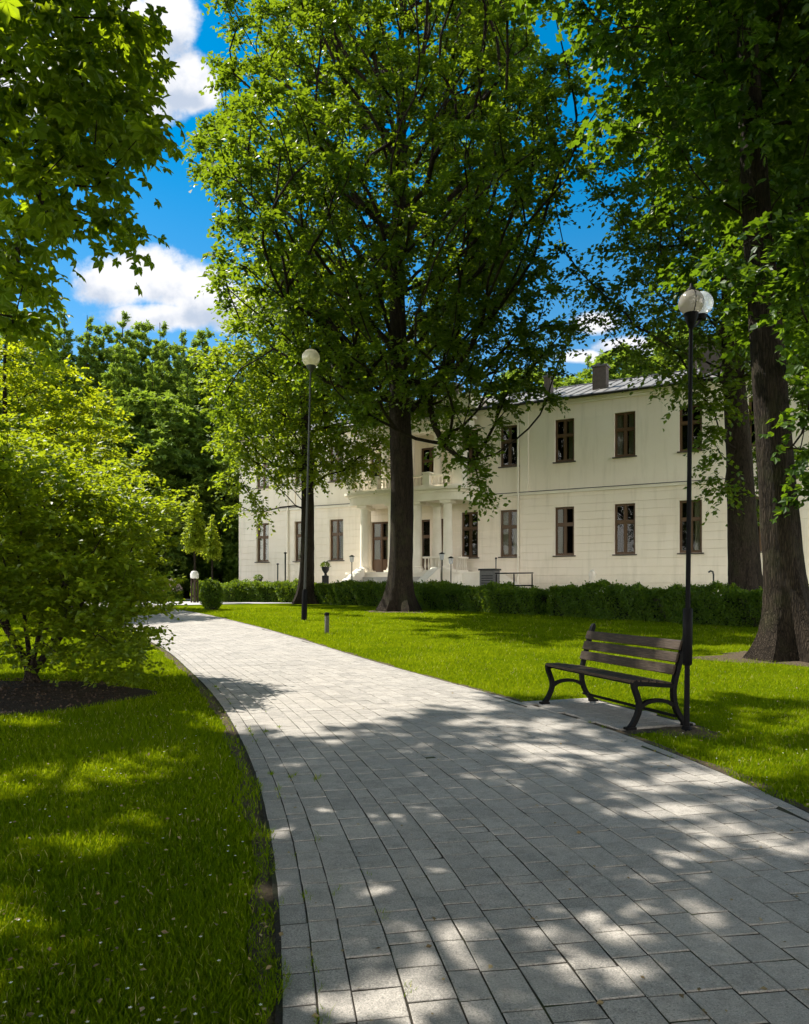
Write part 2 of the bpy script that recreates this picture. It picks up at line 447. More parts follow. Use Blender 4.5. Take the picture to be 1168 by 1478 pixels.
# left and right path edges: (Y, x)
LE = [(-14,-.1),(0,-.12),(1.5,-.25),(2.36,-.36),(3.29,-.55),(4.91,-.92),(6.98,-1.56),(8.6,-2.12),(10.4,-2.80),(12.6,-3.72),(15.1,-4.75),(18,-6.2),(22,-8.3),(26,-10.7),(30,-13.2),(34,-15.8),(38,-18.4),(46,-23.5)]
RE = [(-14,2.6),(0,2.6),(3,2.55),(4.5,2.48),(5.5,2.36),(7.0,2.05),(9,1.34),(10.75,.58),(13.7,-.62),(16,-1.55),(18.4,-2.55),(22,-4.2),(26,-6.25),(29,-7.9),(33,-10.35),(34.5,-10.9),(46,-17.8)]
def smooth_tab(tab, sig=.7):
    a = np.array(tab, float); ys = np.arange(-13.5, 46, .1); xs = np.interp(ys, a[:,0], a[:,1])
    k = np.exp(-np.arange(-25,26)**2/(2*(sig*10)**2)); k /= k.sum()
    xp = np.convolve(np.pad(xs, 25, mode='edge'), k, 'valid')
    xp[:26] = xs[:26]
    return ys, xp
LY, LX = smooth_tab(LE, .9); RY, RX = smooth_tab(RE, .6)
Lx = lambda y: np.interp(y, LY, LX)
Rx = lambda y: np.interp(y, RY, RX)

def grid_sheet(xs, ys, dz, mat, name, label=None):
    X, Yg = np.meshgrid(xs, ys)
    Z = g(Yg) + dz
    V = np.stack([X, Yg, Z], -1).reshape(-1,3)
    nx, ny = len(xs), len(ys)
    i = np.arange(ny-1)[:,None]*nx + np.arange(nx-1)[None,:]
    q = np.stack([i, i+1, i+nx+1, i+nx], -1).reshape(-1,4)
    o = link(name, make_mesh(name, V, [q], mat, True)); o['kind'] = 'structure'
    if label: o['label'] = label
    return o
ys = np.concatenate([[-400,-100,-40], np.arange(-20,60,1.0), [62,66,72,80,100,140,220,400,800,1600]])
xs = np.concatenate([[-1500,-600,-250,-120,-70], np.arange(-50,51,2.0), [70,120,250,600,1500]])
grid_sheet(xs, ys, 0.0, M['lawn'], 'lawn', 'mown green lawn on both sides of the paved path')

# ------------------------------------------------------------------ paved path
def build_path():
    # base sheet under the joints
    yy = np.arange(-13, 44.01, .5); V = []; q = []
    for k, y in enumerate(yy):
        V += [(Lx(y)-.02, y, g(y)+.0148), (Rx(y)+.02, y, g(y)+.0148)]
        if k: q.append((2*k-2, 2*k-1, 2*k+1, 2*k))
    o = link('path_bed', make_mesh('path_bed', V, [q], M['joint'])); o['kind'] = 'structure'; o['label'] = 'dark sandy joints between the grey path pavers'
    # pavers laid in lanes parallel to the left edge
    P = np.stack([LX, LY], 1); d = np.gradient(P, axis=0); d /= np.linalg.norm(d, axis=1)[:,None]
    for _ in range(3):
        k = np.ones(31)/31
        d = np.stack([np.convolve(np.pad(d[:,j], 15, mode='edge'), k, 'valid') for j in (0,1)], 1)
    N = np.stack([d[:,1], -d[:,0]], 1)
    s = np.concatenate([[0], np.cumsum(np.linalg.norm(np.diff(P, axis=0), axis=1))]); S = s[-1]
    def pt(ss, off):
        x = np.interp(ss, s, P[:,0]) + off*np.interp(ss, s, N[:,0])
        y = np.interp(ss, s, P[:,1]) + off*np.interp(ss, s, N[:,1])
        return x, y
    rng = random.Random(14)
    quads = []; tints = []
    off = 0.0; lane = 0
    s_cam = np.interp(-2.0, LY, s)
    while off < 6.4:
        w = .115 if lane == 0 else rng.choice([.12,.145,.145,.175,.175,.19])
        ss = rng.random()*.2 + s_cam
        while ss < S - .4:
            L = rng.choice([.09,.14,.175,.19,.22,.25]) if lane else rng.choice([.19,.2,.21])
            quads.append((ss, ss+L, off, off+w)); tints.append(rng.random()*(.7 if lane else .35) + (.15 if lane else 0))
            ss += L
        off += w; lane += 1
    Q = np.array(quads); T = np.array(tints); n = len(Q)
    gap = .0034; ch = .0035
    jit = RNG.normal(0, .0014, (n,4,2))
    def ring(inset):
        s0 = Q[:,0]+inset; s1 = Q[:,1]-inset; o0 = Q[:,2]+inset; o1 = Q[:,3]-inset
        c = []
        for k, (a, b) in enumerate(((s0,o0),(s0,o1),(s1,o1),(s1,o0))):
            x, y = pt(a + jit[:,k,0], b + jit[:,k,1]); c.append(np.stack([x, y], 1))
        return np.stack(c, 1)
    A = ring(gap); B = ring(gap+ch)
    def clampR(R, ins):
        lim = Rx(R[:,:,1]) - .095 - ins
        R[:,:,0] = np.minimum(R[:,:,0], lim); return R
    A = clampR(A, 0); B = clampR(B, .004)
    wid = np.abs(A[:,0,0]-A[:,1,0]) + np.abs(A[:,3,0]-A[:,2,0])
    keep = (wid > .05) & (A[:,:,1].max(1) < 43)
    A, B, T = A[keep], B[keep], T[keep]; n = len(A)
    # right border stones follow the right edge
    yb = -2.0; ext = []
    while yb < 43:
        dx = (Rx(yb+.2)-Rx(yb)); L = .2/ math.hypot(1, dx/.2)
        ext.append((yb+.003, yb+L-.003)); yb += L
    E = np.array(ext); m = len(E)
    def eb(i0, yins):
        y0 = E[:,0]+yins; y1 = E[:,1]-yins
        return np.stack([np.stack([Rx(y0)-.09+i0, y0],1), np.stack([Rx(y0)-i0, y0],1), np.stack([Rx(y1)-i0, y1],1), np.stack([Rx(y1)-.09+i0, y1],1)],1)
    A = np.concatenate([A, eb(0,0)]); B = np.concatenate([B, eb(.006,.006)])
    T = np.concatenate([T, RNG.random(m)*.35]); n += m
    tilt = RNG.normal(0, .0012, (n,4)); lev = RNG.normal(0, .0013, n)[:,None]
    V = np.zeros((n, 12, 3))
    V[:,0:4,:2] = A; V[:,0:4,2] = g(A[:,:,1]) + .0045
    V[:,4:8,:2] = A; V[:,4:8,2] = g(A[:,:,1]) + .0166 + (tilt + lev)*.7
    V[:,8:12,:2] = B; V[:,8:12,2] = g(B[:,:,1]) + .0186 + (tilt + lev)*.7
    f = []
    for a in (0, 4):
        for j in range(4): f.append((a+j, a+(j+1)%4, a+4+(j+1)%4, a+4+j))
    f.append((8,9,10,11))
    f = np.array(f)
    q = (np.arange(n)[:,None,None]*12 + f[None]).reshape(-1,4)
    # make every face point up/outward
    me = make_mesh('path', V.reshape(-1,3), [q], M['paver'], False, {'tint': np.repeat(T, 12)})
    o = link('path', me); o['kind'] = 'structure'; o['label'] = 'curving path of grey concrete pavers leading to the mansion'
build_path()
def verge(name, side, label):
    rng = np.random.default_rng(31+side); yy = np.arange(1.0, 30, .12); V = []; q = []
    for k, y in enumerate(yy):
        w = .05 + .07*abs(math.sin(y*1.9+side)) *abs(math.sin(y*.7+1)) + .035*rng.random() + .05*max(0, math.sin(y*3.3+side*2))
        e = Lx(y)-.012 if side < 0 else Rx(y)+.012
        V += [(e, y, g(y)+.0065), (e+side*w*.6, y, g(y)+.010+.006*rng.random()), (e+side*w, y, g(y)+.003)]
        if k:
            i = 3*k
            for j in (0,1): q.append((i-3+j, i-3+j+1, i+j+1, i+j) if side > 0 else (i-3+j+1, i-3+j, i+j, i+j+1))
    o = link(name, make_mesh(name, V, [q], M['verge'], True)); o['kind'] = 'structure'; o['label'] = label
M['verge'] = soil_mat('verge_soil', (.035,.026,.016), (.130,.098,.062))
verge('soil_verge', -1, 'strip of bare soil between the left lawn and the path')
verge('soil_verge', 1, 'strip of bare soil between the right lawn and the path')
# bare earth round the roots of the trunks
def bare(name, x, y, r, label, seed):
    rng = np.random.default_rng(seed); na, nr = 40, 5; V = []
    ph = rng.random(3)*6.28
    for i in range(nr+1):
        for j in range(na):
            a = 6.2832*j/na; k = r*i/nr*(1+.16*math.sin(3*a+ph[0])+.10*math.sin(5*a+ph[1])+.06*math.sin(9*a+ph[2]))
            px_, py_ = x+k*math.cos(a), y+k*math.sin(a)
            V.append((px_, py_, float(g(py_))+.007+(.03*(1-i/nr) + .012*rng.random() if i < nr else -.004)))
    q = [(i*na+j, i*na+(j+1)%na, (i+1)*na+(j+1)%na, (i+1)*na+j) for i in range(nr) for j in range(na)]
    o = link(name, make_mesh(name, V, [q], M['verge'], True)); o['kind'] = 'structure'; o['label'] = label
for _k, (_x, _y, _r, _l) in enumerate(((7.45,14.2,1.5,'bare earth round the roots of the massive right tree'),(11.8,25.3,1.5,'bare earth round the hollow root by the hedge'),(2.72,7.05,.30,'bare earth at the foot of the lamp post'),(-.2,31.2,1.3,'bare earth round the roots of the tallest tree'))):
    bare('bare_earth', _x, _y, _r, _l, 40+_k)

# far forecourt, beyond the lawn tip
def flat_poly(name, pts, dz, mat, label):
    m = MB(); m.add([(p[0], p[1], g(p[1])+dz) for p in pts], [[tuple(range(len(pts)))]])
    o = m.build(name, mat); o['kind'] = 'structure'; o['label'] = label; return o
flat_poly('forecourt', [(-26,42.9),(-17.2,42.9),(-13.0,37.4),(-12.2,37.0),(-10.8,37.0),(-9.0,38.6),(-6,40.2),(4,40.2),(4,42.2),(-4,45.6),(-14,52.5),(-34,62),(-34,50)], .030, M['far_paving'], 'pale paved forecourt beyond the lawn tip')
flat_poly('far_lawn', [(-24,46.6),(-13.4,44.5),(-12.9,45.6),(-14.5,49.0),(-28,54.0)], .036, M['lawn'], 'small strip of lawn beyond the far end of the path')

# ------------------------------------------------------------------ bench and its paved pad
BL = np.array([-.32,.947]); BB = np.array([.947,.32])
BO = np.array([1.945, 7.865])
def build_bench():
    rz = math.atan2(-BL[1], -BL[0])
    z0 = .028
    b = thing('park_bench', 'dark slatted wooden park bench with black cast iron ends beside the path', 'bench', (BO[0],BO[1],z0), rz)
    hl = .84
    def prof(side):
        x = side*(hl-.02); m = MB()
        W = (1,0,0)
        t = np.linspace(0,1,13)
        def cr(pts, n=18):
            p = np.array(pts, float); k = np.linspace(0, len(p)-1, n)
            # Catmull-Rom
            out = []
            for q in k:
                i = min(int(q), len(p)-2); f = q-i
                p0 = p[max(i-1,0)]; p1 = p[i]; p2 = p[i+1]; p3 = p[min(i+2,len(p)-1)]
                out.append(.5*((2*p1)+(-p0+p2)*f+(2*p0-5*p1+4*p2-p3)*f*f+(-p0+3*p1-3*p2+p3)*f**3))
            o = np.array(out); return np.stack([np.full(n, x), o[:,0], o[:,1]], 1)
        m.ribbon(cr([(-.055,.012),(-.02,.05),(.035,.15),(.05,.235),(.025,.32),(-.005,.395),(-.005,.435),(.02,.452)]), W, .05, .046)
        m.ribbon(cr([(.60,.012),(.56,.05),(.49,.14),(.455,.24),(.445,.34),(.455,.42),(.50,.58),(.555,.75),(.60,.885),(.622,.905)], 24), W, .05, .045)
        m.ribbon(cr([(.038,.19),(.12,.245),(.245,.265),(.37,.247),(.462,.20)]), W, .044, .036)
        m.ribbon(cr([(.0,.436),(.15,.425),(.30,.410),(.455,.400)]), W, .046, .042)
        m.box(x-.034, x+.034, -.105, .0, .0, .024); m.box(x-.034, x+.034, .555, .65, .0, .024)
        m.tube([(x-.028,.0,.435),(x+.028,.0,.435)], .033, 12)
        return m
    for sd in (-1, 1):
        prof(sd).build('side_frame', M['iron'], b, True, .006)
    for k in range(5):
        y0 = -.03 + k*.092; z = .462 - .012*k + (.006 if k else -.006)
        m = MB(); m.box(-hl, hl, y0, y0+.080, z-.016, z+.016)
        o = m.build('seat_slat', M['wood'], b, False, .006); o.rotation_euler = (0,0,0)
    for k in range(3):
        zc = .555 + k*.118; yc = .478 + (zc-.555)*.33 - .03
        n = MB(); n.box(-hl+.01, hl-.01, -.014, .014, -.050, .050)
        o = n.build('back_slat', M['wood'], b, False, .006)
        o.location = (0, yc, zc); o.rotation_euler = (-math.atan(.33), 0, 0)
    m = MB(); m.tube([(-hl+.02,.47,.10),(hl-.02,.47,.10)], .016, 8)
    m.build('stretcher', M['iron'], b, True)
    m = MB()
    for yy, zz in ((.1,.415),(.35,.395)): m.box(-hl+.03, hl-.03, yy-.02, yy+.02, zz-.012, zz+.006)
    m.build('seat_rail', M['iron'], b)
    # pad
    rng = random.Random(9); V = []; F_ = []; T = []
    def loc(a, c): p = BO - BL*a + BB*c; return p
    a = -1.06
    while a < .74:
        c = -.62; L = .2
        while c < .60:
            w = rng.choice([.1,.2,.2])
            q = []
            for (aa, cc) in ((a,c),(a+L,c),(a+L,c+w),(a,c+w)):
                q.append((aa, cc))
            ctr = loc(a+L/2, c+w/2)
            if ctr[0] > Rx(ctr[1]) + .055:
                i = len(V); am, cm = a+L/2, c+w/2
                for sh, z in ((.985,.005),(.985,.022),(.93,.027)):
                    for (aa, cc) in q:
                        p = loc(am+(aa-am)*sh, cm+(cc-cm)*sh)
                        V.append((p[0],p[1],z))
                for r in (0,4):
                    for j in range(4): F_.append((i+r+j, i+r+(j+1)%4, i+r+4+(j+1)%4, i+r+4+j))
                F_.append((i+8,i+9,i+10,i+11)); T += [rng.random()*.25]*12
            c += w
        a += L
    o = link('bench_pad', make_mesh('bench_pad', V, [F_], M['paver'], False, {'tint': T})); o['kind'] = 'structure'
    o['label'] = 'grey paved pad under the park bench'
    m = MB(); pp = [loc(-1.08,-.5), loc(.92,-.5), loc(.92,.80), loc(-1.08,.80)]
    m.add([(p[0],p[1],.0042 + .001) for p in pp], [[(0,1,2,3)]])
    o = m.build('pad_bed', M['joint']); o['kind'] = 'structure'; o['label'] = 'dark joints of the paved bench pad'
build_bench()
def in_pad(x, y):
    dx = x-BO[0]; dy = y-BO[1]
    a = -(dx*BL[0]+dy*BL[1]); c = dx*BB[0]+dy*BB[1]
    return (a > -1.06) & (a < .93) & (c > -1) & (c < .78)

# ------------------------------------------------------------------ mulch bed under the left shrub
BED_C = np.array([-5.75, 9.25])
def bed_r(x, y):
    dx = (x-BED_C[0])/2.35; dy = (y-BED_C[1])/1.75
    ang = np.arctan2(dy, dx)
    return np.hypot(dx, dy) / (1 + .06*np.sin(3*ang+1) + .04*np.sin(7*ang))
def build_bed():
    nr, na = 26, 90; V = []
    rng = np.random.default_rng(5)
    for i in range(nr+1):
        r = i/nr
        for j in range(na):
            a = 2*np.pi*j/na; k = (1 + .06*np.sin(3*a+1) + .04*np.sin(7*a))
            x = BED_C[0] + 2.35*r*k*np.cos(a); y = BED_C[1] + 1.75*r*k*np.sin(a)
            V.append((x, y, g(y) + .006 + .05*(1-r*r) + rng.random()*.022*(1-r**4)))
    q = [(i*na+j, i*na+(j+1)%na, (i+1)*na+(j+1)%na, (i+1)*na+j) for i in range(nr) for j in range(na)]
    o = link('mulch_bed', make_mesh('mulch_bed', V, [q], M['soil'], True)); o['kind'] = 'structure'
    o['label'] = 'dark soil bed under the spreading shrub'
build_bed()

# ------------------------------------------------------------------ grass blades
def build_grass():
    rng = np.random.default_rng(21)
    def sample(n, y0, y1, power):
        # density falls with distance
        u = rng.random(n)
        y = (y0**(1-power) + u*(y1**(1-power)-y0**(1-power)))**(1/(1-power))
        x = (rng.random(n)*2-1)*(.60*y + 1.2)
        return x, y
    x, y = sample(780000, 1.7, 34.0, 1.45)
    rag = .030*np.sin(y*5.3)+.022*np.sin(y*13.1+x*3)+.012
    out = (x < Lx(y)+rag-.03) | (x > Rx(y)-rag+.03)
    ok = out & ~(in_pad(x, y) & (x > 0)) & (bed_r(x, y) > .97)
    # thin patches
    pn = np.sin(x*1.9+1.3)*np.sin(y*1.6+.4) + .6*np.sin(x*4.3+y*2.1) + .5*np.sin(y*5.1-x*1.7)
    thin = np.clip(.93 - .35*np.clip(pn-.55, 0, 1), 0, 1)
    edge = np.minimum(np.abs(x-Lx(y)), np.abs(x-Rx(y)))
    thin *= np.where(edge < .14, .35 + .4*(np.sin(y*3.1)*np.sin(y*7.7+1) > 0), 1)
    for (tx, ty, r) in ((7.4,14.3,1.35),(2.68,7.05,.16)):
        dd = np.hypot(x-tx, y-ty); thin *= np.clip((dd-r*.55)/(r*.6), 0.03, 1)
    ok &= rng.random(len(x)) < thin
    x, y = x[ok], y[ok]
    tx = []; ty = []
    for k in range(60):
        yy = 1.9*(11/1.9)**rng.random(); e = Lx(yy) + rng.choice([.0,.115,.118,.26,.43])+.004 if rng.random() < .7 else Rx(yy) - rng.choice([0,.094])
        m = rng.integers(6, 30); tx.append(e+rng.normal(0,.012,m)); ty.append(yy+rng.normal(0,.03,m))
    x = np.concatenate([x]+tx); y = np.concatenate([y]+ty); n = len(x)
    z = g(y)
    h = (.030 + .030*rng.random(n)) * (1 + .45*(rng.random(n) < .06)) * np.clip(.8+.25*np.sin(x*2.3)*np.cos(y*1.9), .5, 1.2)
    w = np.clip(.0022 + .0006*y, .003, .026) * (0.7+.6*rng.random(n))
    h = h * np.clip(.85 + y*.02, 1, 1.5)
    h = h*(1+.45*np.clip(np.sin(x*2.9+y)*np.sin(y*2.3-x*.7)-.4,0,1))
    az = rng.random(n)*2*np.pi; lean = (.25 + .75*rng.random(n))*h*.9
    fx = np.cos(az); fy = np.sin(az); wa = az + np.pi/2 + rng.normal(0,.4,n)
    sx = np.cos(wa)*w; sy = np.sin(wa)*w
    base = np.stack([x, y, z-.004], 1)
    mid = base + np.stack([fx*lean*.35, fy*lean*.35, h*.62], 1)
    tip = base + np.stack([fx*lean, fy*lean, h], 1)
    S = np.stack([sx, sy, np.zeros(n)], 1)
    near = y < 7.5
    V1 = np.stack([base-S*.5, base+S*.5, mid+S*.42, mid-S*.42, tip], 1)[near]
    V2 = np.stack([base-S*.6, base+S*.6, tip], 1)[~near]
    n1, n2 = len(V1), len(V2)
    q = np.arange(n1)[:,None]*5 + np.array([0,1,2,3]); t1 = np.arange(n1)[:,None]*5 + np.array([3,2,4])
    t2 = n1*5 + np.arange(n2)[:,None]*3 + np.array([0,1,2])
    cl = np.sin(x*1.7+.6*y+2)*np.sin(y*1.25-x*.4) + .6*np.sin(x*3.9-1)*np.sin(y*3.1+x)
    tint = np.clip(.40 + .17*rng.standard_normal(n) + .15*cl, 0, .84)
    tint = np.where(rng.random(n) < .035, .90+.1*rng.random(n), tint)
    tuft = np.clip(cl-.55, 0, 1)
    T = np.concatenate([np.repeat(tint[near], 5), np.repeat(tint[~near], 3)])
    me = make_mesh('grass', np.concatenate([V1.reshape(-1,3), V2.reshape(-1,3)]), [np.concatenate([t1, t2]), q], M['grass'], False, {'tint': T})
    o = link('grass', me); tag(o, 'short green grass blades covering the lawns', 'grass', kind='stuff')
build_grass()

# ------------------------------------------------------------------ tree tools
def nrm(a): return a / (np.linalg.norm(a, axis=-1, keepdims=True) + 1e-9)

LEAF_SIMPLE = (np.array([(0,0,0),(-.34,.45,.07),(0,1,-.06),(.34,.45,.07)]), np.array([(0,2,1),(0,3,2)]))
LEAF_LOBED = (np.array([(0,0,0),(-.42,.22,.05),(-.46,.55,.02),(-.2,.62,.04),(0,1,-.10),(.2,.62,.04),(.46,.55,.02),(.42,.22,.05)]),
              np.array([(0,2,1),(0,3,2),(0,4,3),(0,5,4),(0,6,5),(0,7,6)]))
def palmate():
    V = []; T = []
    for k, (ang, sc) in enumerate(((-95,.68),(-48,.9),(0,1),(48,.9),(95,.68))):
        a = math.radians(ang); c, s = math.cos(a), math.sin(a)
        base = len(V)
        for (x, y, z) in ((0,.04,0),(-.19,.36,.03),(-.27,.66,.0),(0,1,-.14),(.27,.66,.0),(.19,.36,.03)):
            x *= sc; y *= sc
            V.append((x*c + y*s, y*c - x*s, z - .16*y*y))
        T += [(base,base+2,base+1),(base,base+3,base+2),(base,base+4,base+3),(base,base+5,base+4)]
    return (np.array(V), np.array(T))
LEAF_PALM = palmate()
def blob3():
    # a small sprig of three leaves used where single leaves are under a pixel
    V = []; T = []
    for (ang, dz) in ((-55,.1),(0,0),(55,.1)):
        a = math.radians(ang); c, s = math.cos(a), math.sin(a); b = len(V)
        for (x, y, z) in ((0,0,0),(-.24,.5,.06),(0,1,-.08),(.24,.5,.06)):
            V.append((x*c+y*s, y*c-x*s, z+dz*y))
        T += [(b,b+2,b+1),(b,b+3,b+2)]
    return (np.array(V), np.array(T))
LEAF_SPRIG = blob3()

def leaves_mesh(name, pos, axis, normal, size, tint, template, mat):
    TV, TF = template
    axis = nrm(axis); normal = nrm(normal - axis*(normal*axis).sum(-1, keepdims=True))
    side = np.cross(axis, normal)
    V = pos[:,None,:] + size[:,None,None]*(side[:,None,:]*TV[None,:,0:1] + axis[:,None,:]*TV[None,:,1:2] + normal[:,None,:]*TV[None,:,2:3])
    n = len(pos); m = len(TV)
    f = (np.arange(n)[:,None,None]*m + TF[None]).reshape(-1,3)
    return make_mesh(name, V.reshape(-1,3), [f], mat, False, {'tint': np.repeat(tint, m)})

def sprays(C, OUT, K, Mn, tl, droop, rng, flat=.6, up=0.0):
    """K leafy twigs from each clump centre; returns leaf positions, axes, normals"""
    n = len(C)
    R = rng.normal(0, 1, (n,K,3)); R[...,2] *= flat
    D = nrm(OUT[:,None,:]*.55 + nrm(R)*1.0 + np.array([0,0,up]))
    L = tl*(.55+.6*rng.random((n,K,1)))
    t = (np.arange(Mn)+.6+.5*rng.random((n,K,Mn)))/Mn
    t = np.clip(t, .05, 1.1)
    P = C[:,None,None,:] + D[:,:,None,:]*(L[:,:,None,:]*t[...,None])
    P[...,2] -= droop*L*t**2
    P += rng.normal(0, .05*tl, P.shape)
    sd = nrm(np.cross(D, np.array([0,0,1.0])))
    alt = np.where(np.arange(Mn)%2 == 0, 1.0, -1.0)
    A = D[:,:,None,:]*.6 + sd[:,:,None,:]*alt[None,None,:,None]*.8 + rng.normal(0,.35,P.shape) + np.array([0,0,-.35*droop-.05])
    N = np.array([0,0,1.0]) + rng.normal(0,.50,P.shape) + OUT[:,None,None,:]*.35
    return P.reshape(-1,3), A.reshape(-1,3), N.reshape(-1,3)

def envelope(profile, n, rng, lobes=.16, mind=.9, shell=.42, ell=(1,1), lean=(0,0)):
    pr = np.array(profile, float); zs = np.linspace(pr[0,0], pr[-1,0], 200); rs = np.interp(zs, pr[:,0], pr[:,1])
    cdf = np.cumsum(rs**1.6); cdf /= cdf[-1]
    ph = rng.random(6)*6.28
    pts = []
    tries = 0
    while len(pts) < n and tries < n*40:
        tries += 1
        z = np.interp(rng.random(), cdf, zs); a = rng.random()*2*np.pi
        k = 1 + lobes*(np.sin(3*a+ph[0]+z*.25) + .7*np.sin(5*a+ph[1]-z*.6) + .5*np.sin(z*1.3+ph[2]+2*a))
        r = np.interp(z, pr[:,0], pr[:,1])*k*rng.random()**shell
        p = np.array([r*np.cos(a)*ell[0] + lean[0]*(z-pr[0,0]), r*np.sin(a)*ell[1] + lean[1]*(z-pr[0,0]), z])
        md = mind if tries < n*20 else mind*.7
        if pts:
            q = np.array(pts); 
            if ((q-p)**2).sum(1).min() < md*md: continue
        pts.append(p)
    return np.array(pts)

def grow(trunk, Att, alpha=.45, step=.9, uppen=1.2, zmin=0.0, rng=None, bend=.12):
    """joins every clump to the nearest suitable spot of the growing skeleton"""
    cap = 40000
    N = np.zeros((cap,3)); par = np.full(cap,-1); pl = np.zeros(cap); n = len(trunk)
    N[:n] = trunk; par[1:n] = np.arange(n-1)
    for i in range(1,n): pl[i] = pl[i-1] + np.linalg.norm(trunk[i]-trunk[i-1])*.25
    base = np.zeros(cap, bool); base[:n] = trunk[:,2] >= zmin
    ax = trunk
    dist = np.array([np.linalg.norm(ax-p, axis=1).min() for p in Att])
    tips = []
    for k in np.argsort(dist):
        p = Att[k]; idx = np.nonzero(base[:n])[0]
        v = p - N[idx]; d = np.linalg.norm(v, axis=1)
        hd = np.hypot(v[:,0], v[:,1])
        cost = d + alpha*pl[idx] + uppen*np.maximum(0, (.75 if uppen > 2 else .45)*hd - v[:,2])
        j = idx[np.argmin(cost)]
        dd = np.linalg.norm(p-N[j]); m = max(1, int(math.ceil(dd/step)))
        prev = j; a = N[j].copy()
        pdir = N[j]-N[par[j]] if par[j] >= 0 else np.array([0,0,1.0])
        c = a + nrm(pdir)*dd*.22 + (p-a)*.38
        for q in range(1, m+1):
            t = q/m
            x = (1-t)**2*a + 2*t*(1-t)*c + t*t*p
            if q < m: x = x + rng.normal(0, bend*step*.35, 3)
            N[n] = x; par[n] = prev; pl[n] = pl[prev] + np.linalg.norm(x-N[prev]); base[n] = True
            prev = n; n += 1
        tips.append((prev, k))
    N = N[:n]; par = par[:n]
    cnt = np.zeros(n)
    for t, _ in tips: cnt[t] += 1
    for i in range(n-1, 0, -1):
        if par[i] >= 0 and par[i] < i: cnt[par[i]] += cnt[i]
    outd = np.zeros((len(Att),3))
    for t, k in tips:
        outd[k] = nrm(N[t]-N[par[t]])
    return N, par, cnt, outd

def branch_mesh(name, N, par, cnt, ntrunk, trunk_r, rtip, expo, mat, flare=1.0, flare_h=.6, seg=26, gz=0.0, rng=None, rmax=None, burl=.05):
    mb = MB()
    n = len(N)
    # trunk: dense rings with root flare
    T = N[:ntrunk]; s = np.concatenate([[0], np.cumsum(np.linalg.norm(np.diff(T, axis=0), axis=1))])
    zz = np.unique(np.concatenate([np.linspace(0, min(1.6, s[-1]*.3), 14), np.linspace(min(1.6, s[-1]*.3), s[-1], max(10, int(s[-1]/.5)))]))
    pts = np.stack([np.interp(zz, s, T[:,k]) for k in range(3)], 1)
    rr = np.interp(zz, s, trunk_r)
    a = np.arange(seg)*2*np.pi/seg
    ph = rng.random(5)*6.28
    lob = .5 + .5*np.sin(4*a[None,:]+ph[0]+.2*zz[:,None]) + .35*np.sin(7*a[None,:]+ph[1])
    fl = np.exp(-zz/(flare_h*.45))[:,None]
    wob = 1 + burl*np.sin(2*a[None,:]+ph[2]+zz[:,None]*.5) + burl*.6*np.sin(5*a[None,:]+ph[3]+zz[:,None]*1.1) + rng.normal(0,.012,(len(zz),seg))
    R = rr[:,None]*(wob + flare*fl*(.35+.75*lob))
    d = np.gradient(pts, axis=0); d = nrm(d)
    u = nrm(np.cross(d, np.array([0,1.0,0]))); v = np.cross(d, u)
    V = pts[:,None,:] + R[:,:,None]*(u[:,None,:]*np.cos(a)[None,:,None] + v[:,None,:]*np.sin(a)[None,:,None])
    V[0,:,2] -= .12
    m = len(zz)
    i = np.arange(m-1)[:,None]; j = np.arange(seg)[None,:]; jn = (j+1)%seg
    q = np.stack([i*seg+j+0*jn, i*seg+jn, (i+1)*seg+jn, (i+1)*seg+j+0*jn], -1).reshape(-1,4)
    mb.add(V, [q])
    r = rtip*np.maximum(cnt,1)**expo
    if rmax: r = np.minimum(r, rmax)
    kids = {}
    for i in range(ntrunk, n): kids.setdefault(int(par[i]), []).append(i)
    starts = []
    for p in range(ntrunk):
        for c in kids.get(p, []): starts.append((p, c))
    while starts:
        p, c = starts.pop()
        chain = [p, c]; 
        while True:
            ks = kids.get(chain[-1], [])
            if not ks: break
            ks = sorted(ks, key=lambda k: -cnt[k])
            for o in ks[1:]: starts.append((chain[-1], o))
            chain.append(ks[0])
        rad = r[chain].copy(); rad[0] = rad[1]*1.15 if p < ntrunk else min(r[p], rad[1]*1.2)
        rad[-1] *= .6
        sg = 10 if rad[0] > .09 else (6 if rad[0] > .035 else 4)
        mb.tube(N[chain], rad, sg, caps=False)
    return mb.build(name, mat, None, True)

def build_tree(label, cat_name, name, base, trunk, trunk_r, Att, mat_leaf, mat_bark, K, Mn, tl, leaf, droop, seed,
               template=LEAF_SIMPLE, alpha=.45, step=.9, uppen=1.2, zmin=None, rtip=.012, expo=.42, flare=1.0, flare_h=.7,
               flat=.6, up=0.0, group=None, extra=None, rmax=None, outw=.5, tint_c=.45, cat='tree'):
    """trunk and Att are given relative to base"""
    rng = np.random.default_rng(seed)
    root = thing(name, label, cat, base, 0, group)
    N, par, cnt, od = grow(trunk, Att, alpha, step, uppen, zmin if zmin is not None else trunk[:,2].max()*.35, rng)
    tr = branch_mesh('trunk', N, par, cnt, len(trunk), trunk_r, rtip, expo, mat_bark, flare, flare_h, rng=rng, rmax=rmax); tr.parent = root
    cen = np.array([trunk[:,0].mean(), trunk[:,1].mean(), Att[:,2].mean()])
    OUT = nrm(nrm(Att-cen)*outw + od*.7)
    P, A, Nn = sprays(Att, OUT, K, Mn, tl, droop, rng, flat, up)
    # a few leaves also along the finer limbs
    size = leaf*(.65+.6*rng.random(len(P)))
    clump = np.repeat(rng.normal(0,.13,len(Att)), K*Mn)
    tint = np.clip(tint_c + clump + .17*rng.standard_normal(len(P)), 0, 1)
    me = leaves_mesh('crown', P, A, Nn, size, tint, template, mat_leaf)
    link('crown', me, root)
    return root

def line(p0, p1, n): return np.linspace(p0, p1, n)

